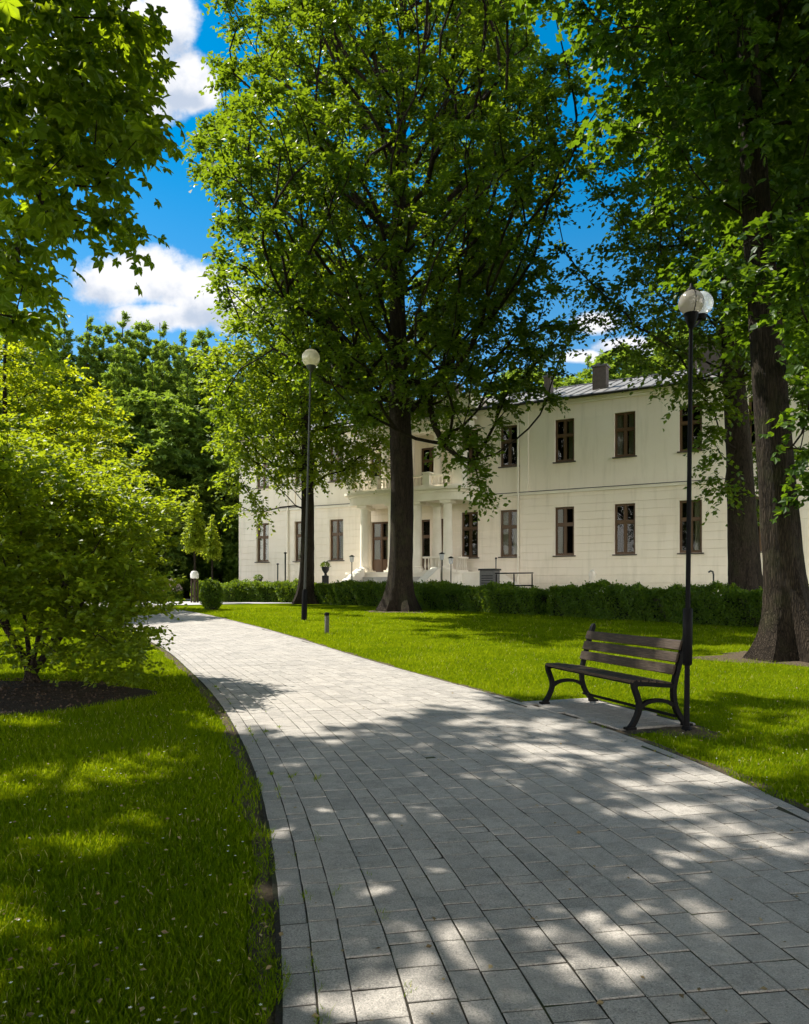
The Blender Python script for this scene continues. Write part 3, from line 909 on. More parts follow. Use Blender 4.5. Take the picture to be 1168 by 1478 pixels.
# ------------------------------------------------------------------ the tall tree in the middle
def main_tree():
    rng = np.random.default_rng(101)
    b = gp(577, 882); b[0] = (577-CX)/F*b[1]
    prof = [(9.0,2.6),(10.0,4.8),(11.5,6.2),(14,6.8),(17,6.9),(20,6.8),(23,6.3),(26,5.6),(28.5,4.0),(30.5,1.6)]
    att = envelope(prof, 1150, rng, .20, .84, .42, (1.0,1.50))
    att[:,0] = np.where(att[:,0] > 2.5, 2.5 + (att[:,0]-2.5)*.80, np.where(att[:,0] < -2.5, -2.5 + (att[:,0]+2.5)*.86, att[:,0]))
    front = (att[:,1] < 1.0) & (np.abs(att[:,0]) < 1.1 + .12*np.maximum(att[:,2]-10,0)) & (att[:,2] < 25)
    att = att[~(front & (rng.random(len(att)) < .5))]
    Y = b[1]; ex = []
    for (px, py, dy) in ((640,560,-3),(655,590,-3.2),(668,615,-3),(676,640,-3.3),(684,665,-3.2),(690,690,-3.4),(694,712,-3.4),(650,625,-2.8),(700,640,-3),(715,610,-3),(720,585,-2.5),(705,560,-3),(735,560,-3),(760,540,-2),(640,640,-2.5),(662,660,-3),
                         (610,560,-3),(620,585,-2.5),(520,560,-3),(510,590,-3),(535,600,-3),(500,560,-2),(545,570,-4),(600,530,-4),(560,540,-5),
                         (770,520,0),(785,470,0),(790,420,1),(300,215,0),(305,240,.5),(325,180,0),(335,160,0),(318,265,0),(345,60,0),(340,110,0),(330,380,0),(325,400,-1),(330,560,0),(318,590,1),(620,470,-5),(650,500,-5),(690,480,-4),(720,520,-4),(750,480,-3),(680,540,-4.5),(740,550,-3.5),(785,510,-2),(770,560,-2),(800,540,-1),(640,540,-5),(600,500,-6),(700,440,-5),(760,440,-3),(660,430,-6),(800,470,0),(540,500,-6),(500,510,-5),(470,530,-4),(440,500,-4),(420,470,-4),(520,450,-6),(380,440,-2),(350,470,-1),(400,420,-3),(815,500,0),(790,575,-1),(725,585,-3),(330,440,0)):
        ex.append(at(px, py, Y+dy) - b)
    att = np.concatenate([att, np.array(ex)])
    tz = np.array([0,.5,1.5,3,5,7,9,10.5,13,16,19,22,25,28]); tr = np.stack([.10*np.sin(tz*.35), .1*np.sin(tz*.3+1), tz], 1)
    tr[:,:2] -= tr[0,:2]
    rr = np.interp(tz, [0,1.5,5,9,10.5,13,19,28], [.52,.50,.46,.43,.40,.34,.24,.04])
    return build_tree('tallest tree, wide green crown and thick dark trunk standing in front of the mansion entrance', None, 'broadleaf_tree', b, tr, rr, att,
               M['leaf_main'], M['bark'], 13, 12, .84, .205, .45, 102, LEAF_SIMPLE, alpha=.30, step=1.0, uppen=3.0, zmin=7.5, rtip=.022, expo=.44, flare=1.05, flare_h=1.5, rmax=.27)
MAIN = main_tree()
# trees added behind the camera to deepen the foreground shade and mirror in panes
for _k, (_x, _y, _r, _s, _l) in enumerate(((-11.5,-7.5,1.0,.78,'added shading tree behind the camera, left of the path'),(-3.0,-10,2.2,.80,'added shading tree behind the camera, in the middle'),(7.5,-8.0,3.4,.78,'added shading tree behind the camera, right of the path'),(19,-7,4.4,.85,'added shading tree far to the right behind the camera'),(-24,-14,5.2,.9,'added shading tree far to the left behind the camera'))):
    dup(MAIN, (_x, _y, 0), _r, _s, _l)

def mid_tree():
    rng = np.random.default_rng(201)
    Y = 39.5; b = np.array([(441-CX)/F*Y, Y, float(g(Y))])
    att = envelope([(7.0,2.8),(8,4.0),(10,4.4),(13,4.4),(16,3.6),(19,1.6)], 320, rng, .16, .85, .42, (1,1))
    ex = [at(px, py, Y+dy)-b for (px, py, dy) in ((330,650,0),(345,680,-1),(352,700,0),(365,715,-1),(372,728,-.5),(382,738,0),(395,690,-2),(405,660,-2),(420,650,-2.5),(390,650,1),
          (375,680,1),(330,620,1),(322,690,0),(335,705,0),(465,650,-2.5),(480,670,-2),(495,680,-1),(510,665,-1),(525,655,0),(470,625,-3),(500,640,-2),(540,640,0),(420,620,-3),(455,690,-2),(360,640,-2),(310,560,0),(318,520,0),(312,640,1),(350,600,-3),(400,600,-3),(345,730,.5),(410,700,1.5))]
    att = np.concatenate([att, np.array(ex)])
    tz = np.array([0,.5,1.5,3,5,7,9,12,15,18]); tr = np.stack([.12*np.sin(tz*.3), .1*np.sin(tz*.4), tz], 1)
    rr = np.interp(tz, [0,1.5,5,9,18], [.42,.40,.34,.26,.03])
    build_tree('mid-sized tree with light green drooping crown and dark trunk behind the tall grey lamp', None, 'broadleaf_tree', b, tr, rr, att,
               M['leaf_mid'], M['bark'], 10, 12, .98, .22, .5, 202, LEAF_SIMPLE, alpha=.36, step=.9, uppen=1.3, zmin=4.6, rtip=.016, flare=1.1, flare_h=1.4, rmax=.17)
mid_tree()

def right_trees():
    rng = np.random.default_rng(301)
    b = gp(1146, 952); 
    att = envelope([(7.0,1.0),(8.5,1.9),(10.4,2.6),(12,3.3),(14,4.0),(17,4.3),(20,3.0),(21.5,1.5)], 440, rng, .15, .68, .40, (1,1), (-.04,0))
    Y = b[1]
    ex = [at(px, py, Y+dy)-b for (px, py, dy) in ((1166,600,-1.0),(1168,650,-.8),(1172,690,-.6),(1172,560,-1),(1080,390,-1.5),(1150,430,-1.8),(1050,380,-1.2),(1165,520,-.5),(1168,470,-1.5),
          (1085,470,.8),(1020,420,.2),(1000,385,.4),(1168,400,-2),(1150,350,-2),(1110,330,-1.8),(1155,650,1.5),(1158,580,1.8))]
    att = np.concatenate([att, np.array(ex)])
    tz = np.array([0,.5,1.2,2.4,4,6,8,10,12,15,18,20.5])
    # trunk leans to the left as it rises
    tx = np.interp(tz, [0,1.2,3.3,6,8.5,10.5,20], [0,-.12,-.33,-.52,-.70,-.85,-1.2])
    tr = np.stack([tx, .05*np.sin(tz), tz], 1)
    rr = np.interp(tz, [0,1.2,4,8,10.5,15,20.5], [.40,.37,.31,.25,.21,.13,.03])
    R = build_tree('massive dark leaning tree at the right edge, beyond the bench and lamp', None, 'broadleaf_tree', b, tr, rr, att,
               M['leaf_right'], M['bark'], 10, 12, .78, .165, .55, 302, LEAF_LOBED, alpha=.38, step=.7, uppen=1.2, zmin=4.0, rtip=.010, flare=1.8, flare_h=1.25, rmax=.18)
    # a second one further right, its trunk top leaning into the frame
    dup(R, (10.9, 17.6, float(g(17.6))), math.radians(25), 1.02, 'dark tree partly outside the picture, behind the massive tree at the right edge')
    # behind: the slimmer tree by the hedge
    rng = np.random.default_rng(401)
    Y = 25.4; b = np.array([(1080-CX)/F*Y, Y, float(g(Y))])
    att = envelope([(8.4,1.8),(9.7,3.5),(12,5.0),(14.5,5.4),(17,4.8),(19.5,4.0),(22.5,2.0)], 460, rng, .16, .85, .40)
    ex = [at(px, py, Y+dy)-b for (px, py, dy) in ((1045,585,-1),(1030,590,-1.2),(1038,620,-1),(1028,632,-1.2),(1040,655,-1),(1032,690,-.9),(1046,700,-.8),(1050,560,-1),(1020,560,-1.2),(1000,545,-1.4),(960,530,-1.5),(935,515,-1.5),(985,560,-1.2),(1085,600,1),(1090,650,1),(1095,690,1.2),(1088,730,1.4),
          (835,390,1),(815,360,1),(805,310,0),(800,270,0),(1080,560,1.5))]
    att = np.concatenate([att, np.array(ex)])
    tz = np.array([0,.5,1.2,2.4,4,6,8,10,13,16,19,22])
    tx = np.interp(tz, [0,2,5,9,22], [0,-.12,-.28,-.55,-.9]); tr = np.stack([tx, .06*np.sin(tz*.8), tz], 1)
    rr = np.interp(tz, [0,1.2,4,8,13,22], [.52,.50,.43,.37,.24,.03])
    HT = build_tree('dark tree with a hollow at its root, standing at the hedge behind the lamp post', None, 'broadleaf_tree', b, tr, rr, att,
               M['leaf_main'], M['bark_grey'], 10, 12, 1.0, .20, .5, 402, LEAF_SIMPLE, alpha=.36, step=.9, uppen=1.3, zmin=4.5, rtip=.014, flare=1.2, flare_h=1.2, rmax=.2)
    hx, hy, hz = .05, -.86, .34
    m = MB(); aa = np.linspace(0, 2*np.pi, 22)
    m.tube([(hx+.21*math.cos(t)*(1+.1*math.sin(3*t)), hy+.05*math.sin(2*t)+.02+.20*max(0,math.sin(t)), hz+.25*math.sin(t)) for t in aa], .07, 8)
    m.build('root_collar', M['bark_grey'], HT, True)
    m = MB(); m.lathe([(.20,0),(.18,.02),(.02,.03)], 0, 0, 18); o = m.build('hollow', M['interior'], HT, True)  # dark disc standing in for the shade inside the root opening
    o.location = (hx, hy+.09, hz); o.rotation_euler = (math.radians(68),0,0); o.scale = (1,1.2,1)
right_trees()

# ------------------------------------------------------------------ chestnut overhanging at the upper left (its trunk stands outside the frame)
def near_tree():
    rng = np.random.default_rng(501)
    b = np.array([-8.9, 11.2, 0.0])
    att = []
    # lower boughs that hang into the picture
    poly = [(-60,-60),(175,-40),(160,15),(195,60),(208,110),(200,150),(205,190),(190,225),(150,235),(165,270),(205,305),(215,325),(190,325),(150,335),(95,345),(55,330),(45,380),(50,430),(20,470),(-60,480)]
    px = np.array(poly, float)
    def inside(x, y):
        c = False; n = len(px); j = n-1
        for i in range(n):
            if (px[i,1] > y) != (px[j,1] > y) and x < (px[j,0]-px[i,0])*(y-px[i,1])/(px[j,1]-px[i,1]) + px[i,0]: c = not c
            j = i
        return c
    k = 0; pts = []
    while len(pts) < 120 and k < 20000:
        k += 1
        x = rng.uniform(-60,220); y = rng.uniform(-60,480)
        if not inside(x+rng.normal(0,4), y): continue
        Y = rng.uniform(5.0,7.2) if x > 60 else rng.uniform(5.0,8.5)
        p = at(x, y, Y)
        if pts and np.linalg.norm(np.array(pts)-p, axis=1).min() < .26: continue
        pts.append(p)
    att += pts; nlow = len(pts)
    # upper crown, which shades the foreground
    pools = [(*gp(a, b_)[:2], r) for (a, b_, r) in ((590,1395,.20),(700,1235,.30),(860,1232,.28),(520,1180,.32),(950,1350,.22),(640,1150,.36),(900,1150,.36),(1050,1210,.30),(450,1160,.26),(800,1100,.4),(180,1110,.4),(330,1230,.22),(780,1300,.2))]
    up = []; k = 0
    while len(up) < 560 and k < 90000:
        k += 1
        tx, ty = rng.uniform(-6.5,4.4), rng.uniform(-2.5,9.4)
        lim = 7.2 + .35*math.sin(tx*2.0) + (1.9 if tx > 1.3 else .5 if tx > .3 else -.3 if tx > -2.2 else .2)
        if ty > lim: continue
        hmin = (EYE + .86*ty) / (1 - .86*(-DISP[1]))   # just above the frame
        h = max(hmin + .6, 5.0) + rng.random()**1.3*3.2
        x = tx - DISP[0]*h; y = ty - DISP[1]*h
        p = np.array([x, y, h])
        u = (x/y)*F + CX; v = HY - (h-EYE)/y*F
        if 0 < y and -30 < u < 1250 and v > -45 - 1000/y: continue
        # dapples: keep some openings
        s = math.sin(tx*2.6+.7)*math.sin(ty*2.3+1.1) + .7*math.sin(tx*1.3-ty*1.9+2.0)
        if any((tx-q[0])**2 + ((ty-q[1])*.8)**2 < q[2]**2 for q in pools): continue
        s2 = math.sin(tx*5.1+1.9)*math.sin(ty*4.4+.3)
        if s > .62 or s2 > .62: continue
        if tx < -3.2 and rng.random() < .35: continue
        if up and np.linalg.norm(np.array(up)-p, axis=1).min() < .38: continue
        up.append(p)
    att = np.array(att + up) - b
    tz = np.array([0,.5,1.5,3,4.5,6,8,10,13,17]); tr = np.stack([.04*tz, -.03*tz, tz], 1)
    rr = np.interp(tz, [0,1.5,6,14.5], [.44,.42,.30,.05])
    r2 = np.random.default_rng(502)
    root = thing('chestnut_tree', 'large leaved tree overhanging the upper left corner, close to the camera', 'tree', b)
    N, par, cnt, od = grow(tr, att, .5, .55, .35, 3.0, r2, .1)
    t = branch_mesh('trunk', N, par, cnt, len(tr), rr, .006, .45, M['bark'], .9, 1.0, rng=r2, rmax=.13); t.parent = root
    OUT = nrm(od + np.array([.3,-.2,0])*.6)
    Ps = []
    P1, A1, N1 = sprays(att[:nlow], OUT[:nlow], 7, 5, .38, .50, r2, .55)
    P2, A2, N2 = sprays(att[nlow:], OUT[nlow:], 6, 6, .60, .35, r2, .45)
    P = np.concatenate([P1,P2]); A = np.concatenate([A1,A2]); A[:,2] -= .25; Nn = np.concatenate([N1,N2])
    size = np.concatenate([.100*(.7+.5*r2.random(len(P1))), (.17*(.7+.5*r2.random(len(P2))))])
    tint = np.clip(.45+.22*r2.standard_normal(len(P)), 0, 1)
    link('crown', leaves_mesh('crown', P, A, Nn, size, tint, LEAF_PALM, M['leaf_near']), root)
near_tree()

# ------------------------------------------------------------------ bright trees on the left
def left_trees():
    rng = np.random.default_rng(601)
    Y = 29.0
    for i, (px, dY, prof, n, sd, lab) in enumerate((
        (14, 0, [(1.5,2.0),(3,3.2),(6,3.5),(8.5,2.8),(10.5,1.5),(12,.5)], 260, 61, 'tall bright yellow-green tree behind the shrub at the left edge'),
        (112, 4.5, [(1.0,1.4),(3,2.1),(6,2.3),(8,1.5),(9.6,.4)], 150, 62, 'smaller bright tree with layered sprays beside the dark forest, above the shrub'))):
        yy = Y+dY; b = np.array([(px-CX)/F*yy, yy, float(g(yy))])
        att = envelope(prof, n, rng, .2, .72, .40)
        top = prof[-1][0]; tz = np.linspace(0, top-.6, 10); tr = np.stack([.1*np.sin(tz*.5), .1*np.cos(tz*.4)-.1, tz], 1)
        rr = np.interp(tz, [0, 3, top], [.22,.17,.02])
        build_tree(lab, None, 'bright_tree', b, tr, rr, att, M['leaf_light'], M['bark'], 9, 11, .85, .19, .18, sd, LEAF_SIMPLE, alpha=.3, step=.8, uppen=.5, zmin=1.0, rtip=.009, flat=.22, rmax=.1, flare=.6)
left_trees()

# ------------------------------------------------------------------ spreading shrub at left
def shrub():
    rng = np.random.default_rng(701)
    b = np.array([-5.3, 10.5, 0.0]); pts = []
    Y = 10.5
    sil = [(-80,600),(20,648),(60,672),(110,700),(150,712),(190,735),(215,740),(232,740),(230,765),(205,790),(215,830),(222,870),(205,895),(200,925),(188,950),(165,945),(140,930),(110,925),(90,915),(60,900),(40,880),(-80,880)]
    px = np.array(sil, float)
    def inside(x, y):
        c = False; n = len(px); j = n-1
        for i in range(n):
            if (px[i,1] > y) != (px[j,1] > y) and x < (px[j,0]-px[i,0])*(y-px[i,1])/(px[j,1]-px[i,1]) + px[i,0]: c = not c
            j = i
        return c
    k = 0
    while len(pts) < 520 and k < 90000:
        k += 1
        x = rng.uniform(-80,250); y = rng.uniform(590,955)
        if not inside(x, y): continue
        # rounder toward the rim
        e = 1 - max(0, (x-60)/190)**2
        dd = 1.75*math.sqrt(max(e,.05))
        p = at(x, y, Y + rng.uniform(-dd, dd))
        if p[2] < .12: continue
        if pts and np.linalg.norm(np.array(pts)-p, axis=1).min() < .17: continue
        pts.append(p)
    for (x, y, dy) in ((243,752,.2),(248,768,0),(240,790,-.2),(236,742,.4),(222,735,.2),(228,845,-.3),(230,868,0),(232,880,.3),(218,905,-.4),(205,945,-.3),(192,962,0),(170,955,-.5),(235,815,.1),(180,722,0),(160,700,.3),(140,690,-.3),(100,692,.2),(75,680,0),(190,700,.6),(120,690,.6),(215,935,0),(150,950,-.8),(120,940,-.9),(90,945,-.9),(70,930,-.6),(105,930,-.3),(135,965,-.8),(175,970,-.6),(50,915,-1.0),(20,925,-.8),(-10,900,-.8),(10,950,-1.0),(80,915,-1.1),(160,935,.3),(110,960,-.7),(195,968,-.3),(60,955,.5),(30,940,.6)):
        pts.append(at(x-6, y, Y+dy))
    r3 = np.random.default_rng(703); base_pts = np.array(pts); cc = np.array([-5.9, 10.5, 1.5])
    for q in r3.permutation(len(base_pts))[:150]:
        v = base_pts[q]-cc
        if np.linalg.norm(v*np.array([.8,1,1])) < 1.15 or v[2] < -.3: continue
        p = base_pts[q] + v/np.linalg.norm(v)*r3.uniform(.12,.42) + np.array([0,0,r3.uniform(0,.12)])
        if (p[0]/p[1])*F + CX < 258: pts.append(p)
    att = np.array(pts) - b
    root = thing('spreading_shrub', 'large spreading bright green shrub over the soil bed at the left', 'shrub', b)
    # several stems rise from the base
    r2 = np.random.default_rng(702)
    stems = 7
    grp = np.argmin(np.stack([np.abs(np.arctan2(att[:,1], att[:,0]) - a) for a in np.linspace(-3,3,stems)], 1), axis=1)
    OUT = np.zeros_like(att)
    for s in range(stems):
        sel = grp == s
        if sel.sum() < 3: continue
        c = att[sel].mean(0)
        st = np.array([[.12*math.cos(s*.9), .12*math.sin(s*.9), -.02], [.2*c[0]+.08*math.cos(s), .2*c[1], .35], [.42*c[0], .42*c[1], .8], [.6*c[0], .6*c[1], 1.2]])
        N, par, cnt, od = grow(st, att[sel], .35, .28, .3, .2, r2, .15)
        t = branch_mesh('stem', N, par, cnt, 4, np.array([.045,.038,.03,.018]), .0035, .45, M['bark'], .3, .2, seg=10, rng=r2, rmax=.03); t.parent = root
        OUT[sel] = od
    OUT = nrm(OUT + nrm(att-np.array([0,0,1.2]))*.6)
    P, A, Nn = sprays(att, OUT, 7, 13, .40, .06, r2, .22, .10)
    ok = P[:,2] + b[2] > .06
    P, A, Nn = P[ok], A[ok], Nn[ok]
    size = .085*(.65+.6*r2.random(len(P)))
    tint = np.clip(.5+.2*r2.standard_normal(len(P)), 0, 1)
    link('crown', leaves_mesh('crown', P, A, Nn, size, tint, LEAF_SIMPLE, M['leaf_shrub']), root)
shrub()

# ------------------------------------------------------------------ forest behind, left, and trees beyond the mansion
def forest():
    protos = []
    rng = np.random.default_rng(801)
    kinds = [('conifer', [(1.0,2.0),(3,2.7),(8,2.5),(14,1.9),(19,1.2),(23,.45),(25.2,.05)], 520, .62, .26, .0),
             ('column', [(1.5,2.0),(4,3.0),(10,3.2),(16,2.6),(20,1.5),(22.8,.2)], 500, .72, .28, .1),
             ('round', [(1.0,2.2),(3,3.8),(7,4.4),(11,4.0),(14,2.6),(16,.8)], 380, 1.0, .33, .35)]
    labs = ['tall dark spire-shaped tree of the forest beyond the path', 'tall dark columnar tree of the forest beyond the path', 'rounded lighter green tree at the edge of the dark forest']
    for k, (nm, prof, n, tl, lf, dr) in enumerate(kinds):
        att = envelope(prof, n, rng, .14, .75, .38)
        top = prof[-1][0]; tz = np.linspace(0, top-.5, 12); tr = np.stack([.1*np.sin(tz*.3), .1*np.cos(tz*.3)-.1, tz], 1)
        rr = np.interp(tz, [0,4,top], [.32,.26,.02])
        nm_ = {'conifer':'spire_tree','column':'columnar_tree','round':'rounded_tree'}[nm]
        p = build_tree(labs[k], None, nm_, (0,0,0), tr, rr, att, M['leaf_forest'], M['bark'], 9, 8, tl, lf, dr, 810+k, LEAF_SPRIG, alpha=.25, step=1.0, uppen=.4, zmin=.6, rtip=.012, flat=.9 if k < 2 else .5, up=.75 if k < 2 else 0, group='trees of the forest beyond the path', rmax=.12, flare=.6)
        protos.append((p, top))
    used = [False]*3
    def put(k, px, top_py, Y, label=None, group=None, rnd=random.Random(5)):
        p, top = protos[k]
        H = EYE + (HY-top_py+(8 if k < 2 else 0))/F*Y - float(g(Y)); s = H/top
        sx = min(s, 1.25)*.85 if k < 2 else s
        loc = ((px-CX)/F*Y, Y, float(g(Y))); rz = rnd.random()*6.28
        if not used[k]:
            used[k] = True; o = p; o.location = loc; o.rotation_euler = (0,0,rz); o.scale = (sx,sx,s)
        else: o = dup(p, loc, rz, (sx,sx,s))
        if label: o['label'] = label
        if group: o['group'] = group
        return o
    for (k, px, ty, Y) in ((0,178,452,66),(0,232,466,68),(1,205,470,70),(0,262,476,66),(1,292,482,70),(1,245,500,60),(0,322,492,66),(1,350,500,72),(0,385,480,74),(1,150,475,64),(0,126,455,62),(0,92,448,62),(1,60,470,64),(1,20,455,66),(0,-30,440,66),(1,-80,440,70),(1,180,505,59),(1,300,520,61),(0,220,520,58),(1,420,470,80),(0,460,480,84),(0,270,540,57),(0,335,560,60)):
        put(k, px, ty, Y)
    for (k, px, ty, Y) in ((2,225,560,55),(2,130,600,50),(2,320,590,58)):
        put(k, px, ty, Y)
    for j, (k, px, ty, Y, lb) in enumerate(((2,830,535,64,'round tree top showing above the mansion roof, left of the brick chimneys'),(0,848,512,68,'pointed tree top rising above the mansion roof near the chimneys'),(2,905,500,62,'broad leafy tree rising behind the mansion roof'),(2,985,470,66,'tall leafy tree behind the mansion roof, above the lamp'),(2,1060,480,60,'leafy tree behind the right end of the mansion'),(1,1130,440,64,'columnar tree behind the right end of the mansion'),(2,760,530,70,'leafy tree behind the mansion roof, hidden by the tallest tree'))):
        put(k, px, ty, Y, lb, 'trees behind the mansion')
forest()

# ------------------------------------------------------------------ hedges and clipped shrubs
def hedge_leaves(P, Nrm, n, leaf, rng, name, root, mat=None):
    A = nrm(rng.normal(0,1,P.shape) + Nrm*.6 + np.array([0,0,.3]))
    Nn = Nrm + rng.normal(0,.55,P.shape) + np.array([0,0,.3])
    tint = np.clip(.42+.22*rng.standard_normal(len(P)), 0, 1)
    return link(name, leaves_mesh(name, P, A, Nn, leaf*(.7+.6*rng.random(len(P))), tint, LEAF_SIMPLE, mat or M['leaf_hedge']), root)
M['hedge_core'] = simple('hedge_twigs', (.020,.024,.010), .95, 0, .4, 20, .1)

def hedge(label, p0, p1, w, h, n, seed, leaf=.085, group='clipped hedges in front of the mansion'):
    rng = np.random.default_rng(seed)
    p0 = np.array(p0, float); p1 = np.array(p1, float); L = np.linalg.norm(p1-p0); d = (p1-p0)/L; nn = np.array([-d[1], d[0]])
    c = (p0+p1)/2
    root = thing('hedge', label, 'hedge', (c[0], c[1], float(g(c[1]))), 0, group)
    # faces: front, back, top, ends
    ar = np.array([L*h, L*h, L*w, w*h, w*h]); f = rng.choice(5, n, p=ar/ar.sum())
    a = rng.random(n)*L - L/2; t = rng.random(n)
    s = np.where(f==0, -w/2, np.where(f==1, w/2, (rng.random(n)-.5)*w)); z = np.where(f==2, h, rng.random(n)*h)
    a = np.where(f==3, -L/2, np.where(f==4, L/2, a))
    N3 = np.zeros((n,3))
    for k, v in ((0,-nn),(1,nn)): N3[f==k,:2] = v
    N3[f==2,2] = 1; N3[f==3,:2] = -d; N3[f==4,:2] = d
    bump = .13*np.sin(a*1.7+seed) + .11*np.sin(a*4.3+z*3+seed) + .07*np.sin(a*9+z*6+s*5)
    bump = np.where(f == 2, bump*.75-.05, bump)
    depth = rng.normal(0,.055,n) + bump
    # clipped, soft top corners
    zc = np.clip((z-h+.22)/.22, 0, 1)
    s = s*(1-.13*zc*(f<2))
    xy = c + d*a[:,None] + nn*s[:,None] - c
    P = np.stack([xy[:,0], xy[:,1], z], 1) + N3*depth[:,None]
    P[:,2] += (g(c[1]+xy[:,1]) - g(c[1])) 
    P[:,2] = np.maximum(P[:,2], .02+(g(c[1]+xy[:,1]) - g(c[1])))
    fo = hedge_leaves(P, N3, n, leaf, rng, 'foliage', root)
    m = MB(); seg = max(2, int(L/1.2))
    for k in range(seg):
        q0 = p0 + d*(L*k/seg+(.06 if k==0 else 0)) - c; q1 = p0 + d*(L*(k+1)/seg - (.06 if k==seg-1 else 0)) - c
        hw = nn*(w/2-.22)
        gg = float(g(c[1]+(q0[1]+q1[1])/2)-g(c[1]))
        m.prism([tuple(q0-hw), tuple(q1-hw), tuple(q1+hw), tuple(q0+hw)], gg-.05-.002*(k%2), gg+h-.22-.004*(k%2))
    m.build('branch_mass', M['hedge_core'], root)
    return root
hedge('dark clipped hedge running from the tallest tree toward the bench side', (.9,34.0), (5.35,28.7), 1.2, .96, 30000, 31)
hedge('long dark clipped hedge behind the bench, passing the hollow tree', (5.85,28.5), (13.2,20.6), 1.2, 1.08, 52000, 32)
hedge('dark clipped hedge between the two lawn trees, before the stairs', (-4.4,39.6), (-.6,36.0), 1.2, 1.02, 24000, 33)
hedge('low bright topped hedge along the left wing of the mansion', (-12.3,44.6), (-5.2,41.4), 1.2, 1.08, 26000, 34, .10)
hedge('clipped hedge behind the tallest tree at the foot of the stairs', (-1.5,38.8), (2.2,34.9), 1.0, 1.05, 16000, 35, .09)

def ball(label, px, base_py, wpx, hpx, n, seed, leaf=.075, sq=1.0, Y=None):
    rng = np.random.default_rng(seed)
    b = gp(px, base_py) if Y is None else np.array([(px-CX)/F*Y, Y, float(g(Y))])
    Y = b[1]; r = wpx/2/F*Y; h = hpx/F*Y
    root = thing('round_shrub', label, 'shrub', b, 0, 'clipped round shrubs on the lawn')
    v = nrm(rng.normal(0,1,(n,3)))
    k = 1 + .07*np.sin(v[:,0]*7+seed)+.06*np.sin(v[:,1]*9+v[:,2]*5)
    q = np.sign(v)*np.abs(v)**(1/sq)
    P = q*np.array([r,r,h/2])*k[:,None]*(1+rng.normal(0,.05,(n,1))) + np.array([0,0,h/2])
    P[:,2] = np.maximum(P[:,2], .03)
    hedge_leaves(P, v, n, leaf, rng, 'foliage', root)
    m = MB(); prof = [(r*.5,-.03),(r*.8,h*.25),(r*.84,h*.5),(r*.74,h*.75),(r*.35,h*.91)]
    m.lathe(prof, 0, 0, 16); m.build('branch_mass', M['hedge_core'], root, True)
ball('round clipped shrub on the lawn tip, nearest to the path', 305, 880, 29, 42, 5000, 41)
ball('squat bright clipped shrub left of the dark boxy one', 353, 867, 40, 26, 5200, 42, .085, 1.25)
ball('boxy dark clipped shrub on the lawn, left of the mid-sized tree trunk', 397, 868, 50, 27, 6500, 43, .085, 1.35)
ball('small clipped shrub at the far end of the lawn beside the staked young tree', 335, 866, 34, 26, 4200, 44, .085, 1.2, 43.0)
ball('clipped shrub tucked against the trunk of the mid-sized tree', 425, 867, 30, 26, 4200, 45, .085, 1.2)

def flower_shrub():
    rng = np.random.default_rng(51); Y = 47.0
    b = np.array([(243-CX)/F*Y, Y, float(g(Y))]); r = .95
    root = thing('flowering_shrub', 'small shrub with pale pink blossom at the far end of the path', 'shrub', b)
    n = 3000; v = nrm(rng.normal(0,1,(n,3))); v[:,2] = np.abs(v[:,2])
    P = v*np.array([r,r,1.3])*(.6+.4*rng.random((n,1))); hedge_leaves(P, v, n, .11, rng, 'foliage', root)
    m = 420; v = nrm(rng.normal(0,1,(m,3))); v[:,2] = np.abs(v[:,2])*.7+.5; v = nrm(v)
    Mb = leaf_mat('blossom', (.55,.36,.30), (.80,.66,.55), (.7,.5,.4), .3)
    hedge_leaves(v*np.array([r,r,1.36]), v, m, .12, rng, 'blossom', root, Mb)
    mb = MB()
    for k in range(5): mb.tube([(0,0,0),(.3*math.cos(k*1.3),.3*math.sin(k*1.3),.5),(.5*math.cos(k*1.3),.5*math.sin(k*1.3),1.0)], [.03,.02,.01], 5)
    mb.build('stem', M['bark'], root)
flower_shrub()

# ------------------------------------------------------------------ young staked trees
def young(label, px, Y, top_py, crown0_py, wpx, seed, guard):
    rng = np.random.default_rng(seed)
    b = np.array([(px-CX)/F*Y, Y, float(g(Y))]); H = EYE+(HY-top_py)/F*Y-b[2]; z0 = EYE+(HY-crown0_py)/F*Y-b[2]; r = wpx/2/F*Y
    att = envelope([(z0,r*.75),(z0+(H-z0)*.15,r*.8),(z0+(H-z0)*.5,r*.48),(H*.92,r*.14),(H,.03)], 120, rng, .14, .24, .45)
    tz = np.linspace(0, H-.15, 10); tr = np.stack([.02*np.sin(tz), 0*tz, tz], 1); rr = np.interp(tz, [0,H], [.075,.015])
    root = build_tree(label, None, 'young_tree', b, tr, rr, att, M['leaf_young'], M['bark_grey'], 6, 8, .27, .13, .5, seed, LEAF_SIMPLE, alpha=.2, step=.4, uppen=.2, zmin=z0*.8, rtip=.006, flare=.3, flare_h=.2, rmax=.03)
    if guard:
        m = MB()
        for k in range(4):
            a = k*math.pi/2+.4; m.tube([(.17*math.cos(a),.17*math.sin(a),-.02),(.16*math.cos(a),.16*math.sin(a),1.35)], .055, 8)
        for z in (.35,1.2): m.box(-.2,.2,-.012,.012,z,z+.08); m.box(-.012,.012,-.2,.2,z+.082,z+.16)
        m.build('tree_guard', M['guard_wood'], root)
        m = MB(); m.lathe([(.10,1.36),(.22,1.40),(.24,1.62),(.16,1.78),(.09,1.80)], 0, 0, 14); m.build('wrapping', M['white_paint'], root, True)
young('young tree in a dark wooden guard with white wrapping, on the tip of the lawn', 281, 41.5, 703, 790, 34, 91, True)
young('slender young tree standing just behind the staked one', 306, 46, 745, 800, 22, 92, False)

